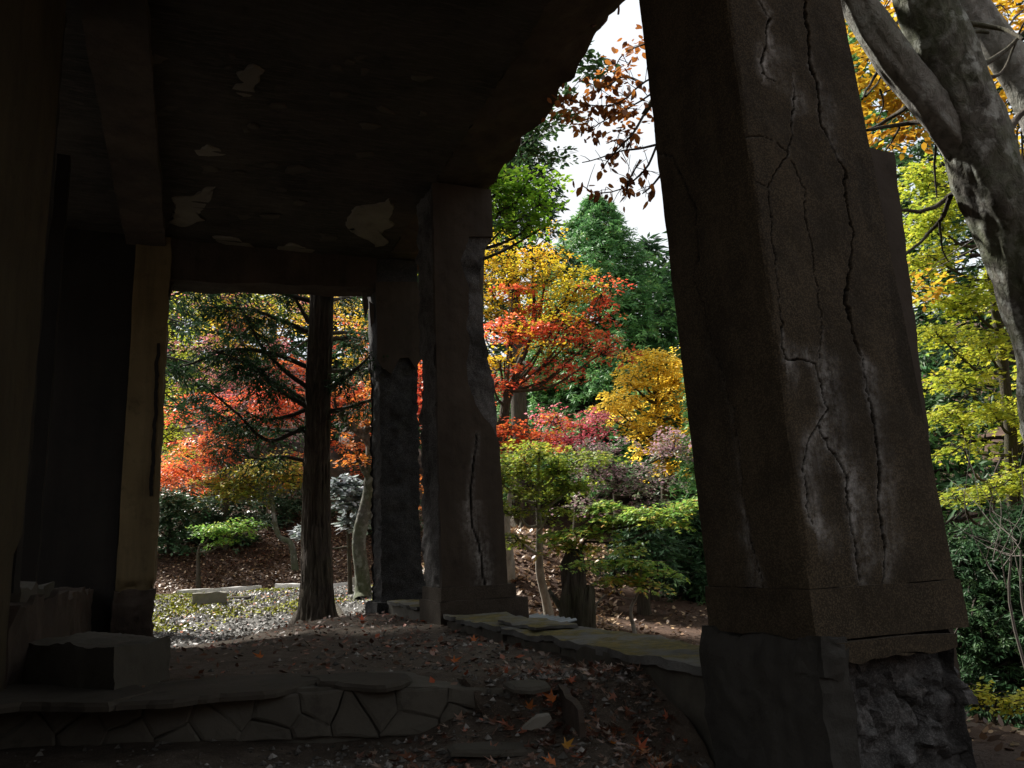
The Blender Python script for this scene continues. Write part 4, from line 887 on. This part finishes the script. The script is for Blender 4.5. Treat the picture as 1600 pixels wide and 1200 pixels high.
# ---- autumn trees right of the middle pillar
broadleaf('maple_tree', 'golden yellow maple above the red branches right of the middle pillar', 'tree', [g_at(775, 15.2), P(775, 800, 15), P(785, 660, 14.8), P(800, 600, 14.6), P(830, 520, 14.5)], .15, .05,
          [(790, 440, 14, 55, 45), (850, 440, 14, 60, 50), (830, 390, 14.2, 60, 35), (900, 420, 13.8, 45, 35), (770, 490, 14, 40, 30), (860, 490, 14, 60, 28), (780, 390, 14.5, 40, 40), (740, 420, 14.5, 50, 60), (690, 460, 14.5, 60, 60), (800, 520, 12.9, 50, 14, .9), (850, 545, 12.6, 40, 10, .7), (780, 560, 12.6, 30, 14, .8), (880, 500, 12.9, 40, 12, .8), (880, 465, 13.2, 40, 14, .6), (790, 565, 13.2, 30, 12, .5), (900, 445, 13.2, 36, 14, .7)], 'gold', 'bark', 10500, .055, .3, seed=41, toff=.16, limb_r=.05)
broadleaf('maple_tree', 'fiery red maple layer with dark spreading limbs right of the middle pillar', 'tree', [g_at(752, 13.2), P(760, 800, 13), P(775, 690, 12.9), P(790, 640, 12.8), P(792, 610, 12.8)], .095, .045,
          [(800, 515, 13, 55, 30), (860, 520, 13, 60, 28), (920, 535, 12.8, 48, 26), (940, 460, 13.2, 28, 22), (905, 495, 13, 40, 20), (820, 575, 12.8, 45, 22), (880, 575, 12.7, 45, 22), (945, 548, 12.7, 28, 14), (770, 600, 12.8, 30, 30), (700, 600, 13, 50, 60), (640, 600, 13, 50, 60), (800, 455, 13.6, 30, 10, .4), (840, 480, 13.6, 30, 10, .4)], 'red', 'bark', 9500, .056, .28, seed=42, limb_r=.04, toff=-.12)
broadleaf('maple_tree', 'low orange red maple beside the middle pillar above the green maple', 'tree', [g_at(792, 11.6), P(797, 880, 11.5), P(792, 820, 11.5), P(800, 720, 11.5)], .09, .03,
          [(800, 665, 11.5, 40, 22), (840, 685, 11.5, 45, 22), (790, 700, 11.5, 30, 22), (870, 655, 11.6, 30, 16), (740, 690, 11.6, 40, 50)], 'scarlet', 'pale_bark', 3900, .048, .24, seed=43, toff=.1)
broadleaf('maple_tree', 'crimson pink maple between the green maple and the yellow tree', 'tree', [g_at(900, 15.5), P(900, 800, 15.5), P(905, 720, 15.5)], .08, .03,
          [(905, 665, 15.3, 40, 20), (880, 690, 15.3, 50, 18), (935, 655, 15.4, 30, 16), (860, 650, 15.3, 24, 14)], 'magenta', 'bark', 3000, .058, .28, seed=44)
broadleaf('maple_tree', 'dusky purple maple in layers below the yellow tree', 'tree', [g_at(965, 13.6), P(962, 850, 13.5), P(960, 740, 13.5)], .08, .03,
          [(935, 700, 13.4, 50, 16), (985, 728, 13.4, 45, 14), (930, 732, 13.3, 55, 18), (1010, 750, 13.4, 40, 16), (965, 765, 13.2, 60, 16), (1020, 790, 13.2, 45, 16), (920, 790, 13.1, 45, 14), (1050, 700, 13.6, 30, 30)], 'purple', 'bark', 6500, .06, .3, seed=45, grad=.25, toff=-.05)
broadleaf('broadleaf_tree', 'brilliant yellow tree leaning against the big pillar edge', 'tree', [g_at(1045, 17.5), P(1042, 830, 17.4), P(1035, 700, 17.3), P(1025, 620, 17.2)], .13, .05,
          [(1030, 565, 17, 40, 22), (1000, 585, 17, 40, 20), (1050, 600, 17, 50, 30), (975, 625, 16.9, 45, 18), (1030, 640, 16.9, 55, 26), (960, 640, 16.9, 35, 14), (1060, 680, 16.8, 50, 28), (1020, 700, 16.8, 45, 18), (1040, 730, 16.8, 40, 14), (1110, 600, 17.2, 70, 70), (1120, 700, 17.2, 60, 50), (985, 600, 16.8, 45, 18), (945, 648, 16.8, 35, 14), (1000, 670, 16.7, 45, 16), (1010, 555, 17, 35, 14)], 'yellow', 'bark', 19000, .07, .3, seed=46, limb_r=.05)
broadleaf('maple_tree', 'green and gold maple with a slim curved trunk behind the parapet', 'tree', [g_at(856, 9.7), P(856, 940, 9.6), P(846, 890, 9.6), P(845, 830, 9.6), P(841, 780, 9.6), P(846, 720, 9.6)], .065, .02,
          [(840, 700, 9.6, 45, 25), (810, 735, 9.5, 45, 22), (870, 730, 9.5, 50, 22), (840, 765, 9.4, 55, 18), (800, 790, 9.4, 35, 18), (900, 760, 9.4, 45, 18), (860, 800, 9.3, 40, 16), (805, 835, 9.4, 28, 16), (920, 715, 9.6, 40, 18), (770, 740, 9.7, 40, 50)], 'blend', 'pale_bark', 7500, .046, .2, seed=47, toff=-.08, limb_r=.03, per=45, shape=STAR)
broadleaf('maple_sapling', 'small light green maple in flat tiers on a thin bent stem', 'tree', [g_at(990, 7.7), P(992, 985, 7.6), P(987, 955, 7.6), P(996, 925, 7.6), P(1000, 880, 7.6)], .022, .01,
          [(985, 880, 7.6, 45, 7), (1025, 893, 7.6, 38, 6), (960, 905, 7.55, 40, 6), (1005, 912, 7.5, 40, 5), (915, 878, 7.7, 34, 6), (985, 858, 7.7, 28, 5)], 'green', 'pale_bark', 2500, .045, .15, seed=48, toff=.15, limb_r=.012, per=34, shape=STAR, flat=.06)
broadleaf('maple_sapling', 'green maple tiers with orange tips above the small tiered maple', 'tree', [g_at(905, 9.2), P(903, 930, 9.2), P(903, 880, 9.1), P(925, 830, 9.0)], .045, .012,
          [(870, 838, 9, 40, 8), (920, 830, 8.9, 40, 9), (955, 810, 8.9, 40, 9), (1000, 802, 8.8, 40, 9), (1050, 797, 8.8, 30, 7), (1035, 816, 8.8, 30, 7), (890, 855, 9, 40, 7), (940, 790, 9, 40, 9), (1085, 785, 8.9, 30, 9)], 'green', 'bark', 4600, .05, .19, seed=49, grad=-.1, toff=.14, limb_r=.02, per=42, shape=STAR)
broadleaf('broadleaf_tree', 'bright fresh green branch tree under the broken beam', 'tree', [g_at(716, 9.4), P(716, 800, 9.4), P(718, 500, 9.4), P(720, 330, 9.4), P(735, 260, 9.4)], .07, .03,
          [(790, 270, 9.2, 26, 14), (845, 275, 9.2, 30, 12), (825, 290, 9.2, 36, 16), (800, 320, 9.2, 34, 16), (850, 320, 9.2, 26, 14), (825, 350, 9.2, 36, 12), (790, 355, 9.2, 26, 14), (855, 355, 9.2, 20, 10), (770, 300, 9.3, 40, 40)], 'fresh', 'bark', 2500, .06, .2, seed=50, shape=OVAL, per=34)
broadleaf('slender_tree', 'slender dark tree reaching thin sprays along the broken beam edge', 'tree', [g_at(745, 12), P(745, 800, 12), P(748, 500, 12), P(760, 300, 12), P(800, 200, 12)], .08, .03,
          [(905, 85, 11.5, 30, 12), (860, 140, 11.5, 26, 12), (930, 105, 11.4, 16, 14), (845, 195, 11.6, 26, 12), (880, 180, 11.4, 22, 8), (870, 245, 11.7, 22, 8), (830, 235, 11.8, 22, 14)], 'dconif', 'bark', 1100, .085, .2, seed=51, shape=OVAL, per=16, limb_r=.015, toff=.2)
# tall conifers
conifer('cypress_tree', 'dark cypress added to shade the end opening, hanging over its left jamb', np.array([-1.2, 12.7, -.3]), 13.5, 2.3, 'dconif', 60, 125, 10, 13, .14, z0=.24, droop=.45)  # tree added to keep sun off the porch floor; low sprays in view
conifer('cypress_tree', 'big bright green conical cypress rising into the white sky', g_at(968, 24.5), 12.3-float(gz(*P(952, 880, 24.5)[:2])), 4.6, 'conif', 61, 430, 17, 18, .165, droop=.32, shape_p=.68)
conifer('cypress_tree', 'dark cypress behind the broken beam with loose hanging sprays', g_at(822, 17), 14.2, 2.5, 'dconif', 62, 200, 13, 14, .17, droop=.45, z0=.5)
conifer('cypress_tree', 'deep green cypress behind the red maple and the yellow tree', g_at(872, 26), 8.2, 3.0, 'conif', 63, 220, 14, 14, .18)
conifer('young_cypress', 'young green cypress squeezed against the big pillar edge below the yellow tree', g_at(1118, 13.5), 4.2, .6, 'conif', 64, 110, 8, 9, .12)
conifer('young_cypress', 'shaded dark cypress in the forest right of the tiered maples', g_at(1090, 11.5), 1.25, .6, 'dconif', 65, 110, 9, 9, .12)
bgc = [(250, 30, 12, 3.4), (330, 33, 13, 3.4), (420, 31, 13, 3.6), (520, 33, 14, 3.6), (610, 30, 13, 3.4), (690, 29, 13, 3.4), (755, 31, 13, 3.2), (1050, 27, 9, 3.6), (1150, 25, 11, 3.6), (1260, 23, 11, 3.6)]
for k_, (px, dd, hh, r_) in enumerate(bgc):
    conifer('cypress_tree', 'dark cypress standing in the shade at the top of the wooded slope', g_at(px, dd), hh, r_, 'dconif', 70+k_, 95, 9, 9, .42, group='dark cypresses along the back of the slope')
lab = ['feathery light cypress behind the beech trunk at the right', 'tall dark cypress right of the leaning beech trunk', 'dense cypress filling the gap between big pillar and yellow green maple']
for k_, (px, dd, hh, r_, m_) in enumerate([(1455, 13.5, 12.5, 2.6, 'conif'), (1640, 12, 13, 3.0, 'dconif'), (1370, 16, 13, 3.0, 'conif')]):
    conifer('cypress_tree', lab[k_], g_at(px, dd), hh, r_, m_, 85+k_, 200, 13, 13, .17, droop=.5)
lab = ['dark cypress hedge bush right beside the big pillar', 'dark green cypress hedge bush at the lower right edge']
for k_, (px, dd, hh, r_) in enumerate([(1520, 7.6, 1.55, .85), (1625, 7.4, 1.8, 1.0)]):
    conifer('cypress_bush', lab[k_], g_at(px, dd), hh, r_, 'dconif', 90+k_, 170, 12, 18, .062, z0=.02, shape_p=.45, cat='bush')
# bare trunks in the dark wood
for k_, (px, dd, h_, r_, lab_) in enumerate([(1000, 10.2, 1.3, .10, 'straight dark trunk behind the small tiered maple'), (1018, 11, 1.3, .07, 'thin dark trunk right of the straight dark trunk'), (1050, 17, 1.9, .14, 'dark cedar trunk deep in the shaded wood')]):
    conifer('cedar_tree', lab_, g_at(px, dd), h_, .8, 'dconif', 100+k_, 70, 8, 9, .10, r0=r_, z0=.42, bark_='cedar_bark')
for k_, (px, dd, h_, r_, lab_) in enumerate([(1050, 13.5, 1.1, 1.1, 'low dark bush added to stand for the shade behind the small tiered maple'), (1120, 11.5, 1.0, 1.0, 'low dark bush added as dark backdrop beside the inner edge of the big pillar')]):
    conifer('cypress_bush', lab_, g_at(px, dd), h_, r_, 'dconif', 130+k_, 110, 11, 14, .07, z0=.02, shape_p=.4, cat='bush')  # bushes added as a dark backdrop where the wood is only in shade
# rotten stump and snags
def stump(px, d_, h, r_, label, seed, top=.25):
    b = g_at(px, d_); path = b+np.linspace(0, 1, 18)[:, None]*np.array([.06, 0, h])
    def brk(rr, a, pts):
        A = a[None]*np.ones((len(pts), 1)); q = np.stack([np.cos(A)*2, np.sin(A)*2, pts[:, 2:3]*1.2+0*A], -1).reshape(-1, 3); return rr*(1+.5*fbm(q*1.6, seed, 4).reshape(rr.shape)+.5*fbm(q*np.array([3, 3, .8]), seed+9, 3).reshape(rr.shape)*(pts[:, 2:3]-pts[0, 2])/h)
    o = TB().tube(path, np.interp(np.linspace(0, 1, 18), [0, .2, .8, 1], [r_*1.4, r_, r_*.8, r_*.45]), 30, brk).build('tree_stump', M['bark']); tag(o, label, 'stump')
stump(824, 14.2, 1.0, .26, 'stout grey broken trunk standing at the top of the leafy bank', 7)
stump(890, 8.9, .9, .13, 'broken rotten tree stump with rough sides beyond the parapet', 4); stump(912, 8.6, .55, .075, 'smaller pale snag beside the rotten stump', 5)
def stick(name, pts, r_, m, label, cat='branch', k=6):
    q = wob(spline(pts, 14), .02, 3, 9); o = TB().tube(q, np.linspace(r_, r_*.4, 14), k).build(name, M[m]); tag(o, label, cat)
stick('leaning_stem', [g_at(880, 9.0, 0), P(880, 960, 9.0), P(866, 935, 9.05), P(858, 922, 9.1)], .05, 'grey_bark', 'short mossy stem leaning beside the slim maple trunk', 'stem')
stick('thin_sapling', [g_at(928, 8.6, 0), P(928, 975, 8.5), P(932, 945, 8.5), P(944, 928, 8.5)], .016, 'pale_bark', 'thin bare sapling stem right of the stump', 'sapling')
stick('dead_branch', [P(932, 993, 7.0), P(950, 1000, 6.8), P(966, 1006, 6.7)], .022, 'pale_twig', 'bleached dead branch lying behind the mossy parapet slabs')
stick('dead_branch', [P(1530, 1146, 4.6), P(1548, 1160, 4.6), P(1550, 1178, 4.6), P(1545, 1190, 4.6)], .022, 'pale_twig', 'bleached bent branch on the ground at the lower right')
# ---- right side: yellow green maple, shrub, beech
broadleaf('maple_tree', 'tall yellow green maple between the big pillar and the beech trunk', 'tree', [g_at(1590, 9.4), P(1588, 800, 9.2), P(1570, 600, 9.0), P(1545, 420, 9.0), P(1530, 330, 9)], .09, .03,
          [(1450, 340, 9, 50, 35), (1500, 310, 9.2, 40, 30), (1450, 400, 9, 55, 22), (1500, 470, 8.8, 60, 30), (1470, 520, 8.6, 45, 22), (1540, 540, 8.8, 55, 28), (1500, 590, 8.6, 50, 20), (1480, 650, 8.5, 40, 20), (1550, 640, 8.6, 50, 24), (1500, 700, 8.5, 40, 14), (1490, 770, 8.5, 38, 12), (1545, 760, 8.5, 50, 12), (1600, 740, 8.6, 40, 30), (1590, 450, 9, 60, 50), (1440, 280, 9.3, 40, 26), (1640, 620, 9, 60, 80)], 'lime', 'bark', 15500, .055, .27, seed=111, toff=.06, per=45, shape=STAR, limb_r=.03)
broadleaf('yellow_shrub', 'small yellow leaved shrub low at the right beside the pillar base', 'shrub', [g_at(1548, 5.8), P(1548, 1120, 5.8), P(1548, 1095, 5.8)], .015, .008,
          [(1515, 1078, 5.7, 20, 8), (1555, 1090, 5.7, 24, 8), (1590, 1102, 5.7, 20, 10), (1610, 1090, 5.7, 20, 10)], 'lime', 'bark', 700, .04, .12, seed=112, toff=.3, per=22, limb_r=.01)
def beech():
    b = g_at(1740, 4.9); t = empty('beech_tree', b, 'old grey beech with thick leaning limbs and orange leaves at the right', 'tree')
    def brk(rr, a, pts):
        A = a[None]*np.ones((len(pts), 1)); s = np.concatenate([[0], np.cumsum(np.linalg.norm(np.diff(pts, axis=0), axis=1))])[:, None]*2.2
        q = np.stack([np.cos(A)*1.6, np.sin(A)*1.6, s+0*A], -1).reshape(-1, 3); return rr*(.93+.15*fbm(q, 6, 4).reshape(rr.shape)+.035*fbm(q*np.array([5, 5, 2.2]), 8, 3).reshape(rr.shape)+.02*np.exp(-((fbm(q*1.7+9, 12, 3)-.3)/.12)**2).reshape(rr.shape))
    d_ = 4.7
    tp = [b, P(1690, 1000, d_), P(1672, 780, d_), P(1640, 590, d_), P(1612, 480, d_), P(1578, 360, d_), P(1540, 260, d_), P(1505, 170, d_), P(1470, 70, d_), P(1440, -10, d_), P(1410, -120, d_), P(1380, -300, 5.)]
    path = spline(tp, 170); s = np.linspace(0, 1, 170)
    TB().tube(path, np.interp(s, [0, .08, .3, .42, .5, .6, .75, 1], [.32, .22, .18, .18, .205, .185, .165, .11]), 56, brk).build('trunk', M['beech_bark'], t)
    lim = spline([P(1508, 225, d_), P(1472, 178, d_-.02), P(1425, 125, d_), P(1385, 75, d_), P(1345, 15, d_), P(1310, -60, d_), P(1270, -200, 4.9)], 90)
    TB().tube(lim, np.interp(np.linspace(0, 1, 90), [0, .15, .5, 1], [.125, .122, .112, .08]), 44, brk).build('limb', M['limb_bark'], t)
    l2 = spline([P(1720, 500, 5.3), P(1660, 260, 5.4), P(1608, 145, 5.5), P(1560, 70, 5.5), P(1510, -5, 5.5), P(1470, -90, 5.5)], 40)
    TB().tube(l2, np.interp(np.linspace(0, 1, 40), [0, .4, 1], [.16, .135, .10]), 28, brk).build('limb', M['limb_bark'], t)
    base2 = spline([P(1700, 1060, 4.9), P(1740, 800, 5.1), P(1725, 540, 5.3)], 16); TB().tube(base2, np.linspace(.22, .2, 16), 20, brk).build('limb', M['beech_bark'], t)
    br = [([(1475, 190), (1430, 190), (1395, 196), (1352, 204)], .02), ([(1425, 160), (1400, 178), (1375, 195), (1350, 204)], .017), ([(1385, 85), (1372, 110), (1360, 130), (1345, 152)], .014), ([(1440, 108), (1410, 130), (1380, 145)], .010),
          ([(1516, 292), (1490, 302), (1465, 322), (1440, 330), (1405, 328)], .02), ([(1485, 308), (1470, 345), (1445, 370), (1412, 402)], .016), ([(1468, 345), (1472, 380), (1480, 410)], .008), ([(1465, 205), (1460, 260), (1464, 310)], .010), ([(1520, 110), (1570, 80), (1610, 40)], .02),
          ([(1560, 250), (1585, 190), (1620, 160)], .03), ([(1530, 118), (1565, 115), (1590, 60), (1605, 30)], .012), ([(1475, 40), (1500, 35), (1560, 45), (1600, 62)], .022), ([(1490, 62), (1520, 50), (1545, 52)], .02), ([(1352, 150), (1370, 130), (1380, 110)], .008),
          ([(1405, 200), (1385, 235), (1366, 262)], .007), ([(1375, 140), (1380, 165), (1372, 190)], .007)]
    for px, r_ in br:
        n_ = len(px); q = wob(spline([P(a, c, 4.75+.3*math.sin(i_)) for i_, (a, c) in enumerate(px)], 14), .012, 5, 3); TB().tube(q, np.linspace(r_, r_*.45, 14), 8).build('branch', M['bark'], t)
    # crown of orange and yellow leaves above and behind
    B = [(P(px, py, dd), (rx*dd/FPX, rx*dd/FPX*.6, rz*dd/FPX), w) for px, py, dd, rx, rz, w in
         ((1370, 120, 7.2, 45, 60, 1), (1390, 200, 7.2, 50, 40, 1), (1440, 60, 7.6, 60, 40, .6), (1560, 110, 7.6, 60, 40, .8), (1560, 200, 7.4, 50, 40, .7), (1590, 20, 7.6, 70, 30, .8), (1400, 20, 7.6, 60, 30, .45), (1600, 280, 7.4, 40, 40, .7), (1350, 60, 7.4, 30, 50, .6), (1480, -120, 7, 250, 90, .3), (1430, 440, 8.0, 14, 10, .5), (1590, 250, 7.2, 40, 60, .5))]
    C_, N_, D_, T_, pads = crown_pads(B, 3800, .28, .3, 30, 5); tw = TB(); ap = np.concatenate([path[85:], lim, l2])
    for pc, rp_, c in pads[::2]:
        i_ = int(np.argmin(np.linalg.norm(ap-pc, axis=1))); tw.tube(wob(spline([ap[i_], (ap[i_]+pc)/2+np.array([0, 0, .1]), pc], 7), .05, 2, 4), np.linspace(.012, .003, 7), 4)
    leaves('crown', C_, N_, D_, .075*(.7+.6*np.random.default_rng(4).random(len(C_))), M['orange'], t, np.clip(T_*.5+.5*np.random.default_rng(2).random(len(C_))+.22, 0, 1), OVAL)
    C_, N_, D_, T_, pads = crown_pads([(P(px, py, dd), (rx*dd/FPX, .3, rz*dd/FPX), 1.) for px, py, dd, rx, rz in ((955, 165, 6.6, 55, 22), (905, 150, 6.7, 30, 14), (985, 200, 6.6, 26, 18), (970, 100, 6.6, 20, 16), (1000, 60, 6.6, 16, 22))], 420, .12, .5, 12, 9)
    leaves('crown', C_, N_, D_-UPn*.6, .06*(.6+.7*np.random.default_rng(3).random(len(C_))), M['russet'], t, T_, OVAL)
    # long branch reaching behind the big pillar to the sky gap: leaves one by one
    main = spline([lim[62], P(1250, -60, 5.6), P(1120, 40, 6.2), P(1040, 130, 6.4), P(1005, 180, 6.5)], 20); TB().tube(main, np.linspace(.05, .02, 20), 8).build('branch', M['bark'], t)
    sub = [[(1060, 100), (1005, 130), (960, 165), (905, 160), (870, 150)], [(1040, 130), (1000, 160), (950, 185), (915, 205)], [(1005, 180), (985, 215), (960, 240), (940, 262)], [(1030, 220), (1010, 260), (975, 290), (935, 300), (912, 290)], [(1070, 60), (1010, 70), (975, 85), (955, 120)],
           [(1040, 265), (1015, 290), (1000, 300)], [(1005, 130), (975, 120), (940, 135), (915, 130)], [(1030, 225), (985, 235), (950, 240), (910, 255)], [(1000, 250), (985, 275), (978, 300)]]
    q0 = []
    for px in sub:
        q = wob(spline([P(a, c, 6.45+.12*math.sin(a)) for a, c in px], 14), .02, 4, 7); tw.tube(q, np.linspace(.011, .004, 14), 4); q0.append(q)
        for j_ in range(3, 13):
            e = q[j_]+np.random.default_rng(j_+len(q0)*31).normal(0, .10, 3); tw.tube([q[j_], (q[j_]+e)/2+np.array([0, 0, .01]), e], [.004, .003, .002], 3)
    tw.build('twigs', M['twig'], t, 'stuff')
    rg = np.random.default_rng(12); protos = []
    for k in range(6):
        v, f = leaf_geo(np.zeros((1, 3)), np.array([[0, 0, 1.]]), np.array([[1., 0, 0]]), np.array([.078]), OVAL, rg.uniform(-.5, .6))
        o = mesh('leaf', v, [f], M['russet'], None, False, fattr={'tint': [k/5.]}); protos.append(o.data); bpy.data.objects.remove(o)
    cnt = [56, 44, 34, 36, 22, 14, 30, 10, 22]
    for q, n_ in zip(q0, cnt):
        for k in range(n_):
            f = rg.uniform(.25, 1)*13; j_ = int(f); p = q[j_]+(q[min(13, j_+1)]-q[j_])*(f-j_)+rg.normal(0, .045, 3); o = bpy.data.objects.new('leaf', protos[rg.integers(6)]); COL.objects.link(o)
            dv = Vector((rg.normal(0, .6), rg.normal(0, .6), -.8)).normalized(); o.parent = t; o.matrix_parent_inverse = Matrix.Translation(-Vector(t.location))
            o.matrix_basis = Matrix.Translation(Vector(p)) @ dv.to_track_quat('X', 'Z').to_matrix().to_4x4() @ Matrix.Rotation(rg.uniform(0, 6.28), 4, 'X') @ Matrix.Scale(rg.uniform(.7, 1.15), 4)
beech()
# bare grey twigs in front of the dark hedge
t = empty('bare_shrub', g_at(1590, 6.6), 'bare grey twiggy shrub in front of the dark hedge at the right', 'shrub'); rg = np.random.default_rng(8); tw = TB()
for k in range(16):
    a = P(rg.uniform(1540, 1640), rg.uniform(840, 920), 6.5); e = P(rg.uniform(1470, 1600), rg.uniform(660, 880), 6.5+rg.normal(0, .3)); tw.tube(wob(spline([a, (a+e)/2+rg.normal(0, .12, 3), e], 9), .05, 3, k), np.linspace(.005, .0015, 9), 4)
for k in range(3): tw.tube(spline([g_at(1590+k*14, 6.6), P(1580+k*20, 960, 6.5), P(1580+k*15, 860, 6.5)], 8), np.linspace(.015, .008, 8), 5)
tw.build('twigs', M['dead_twig'], t)
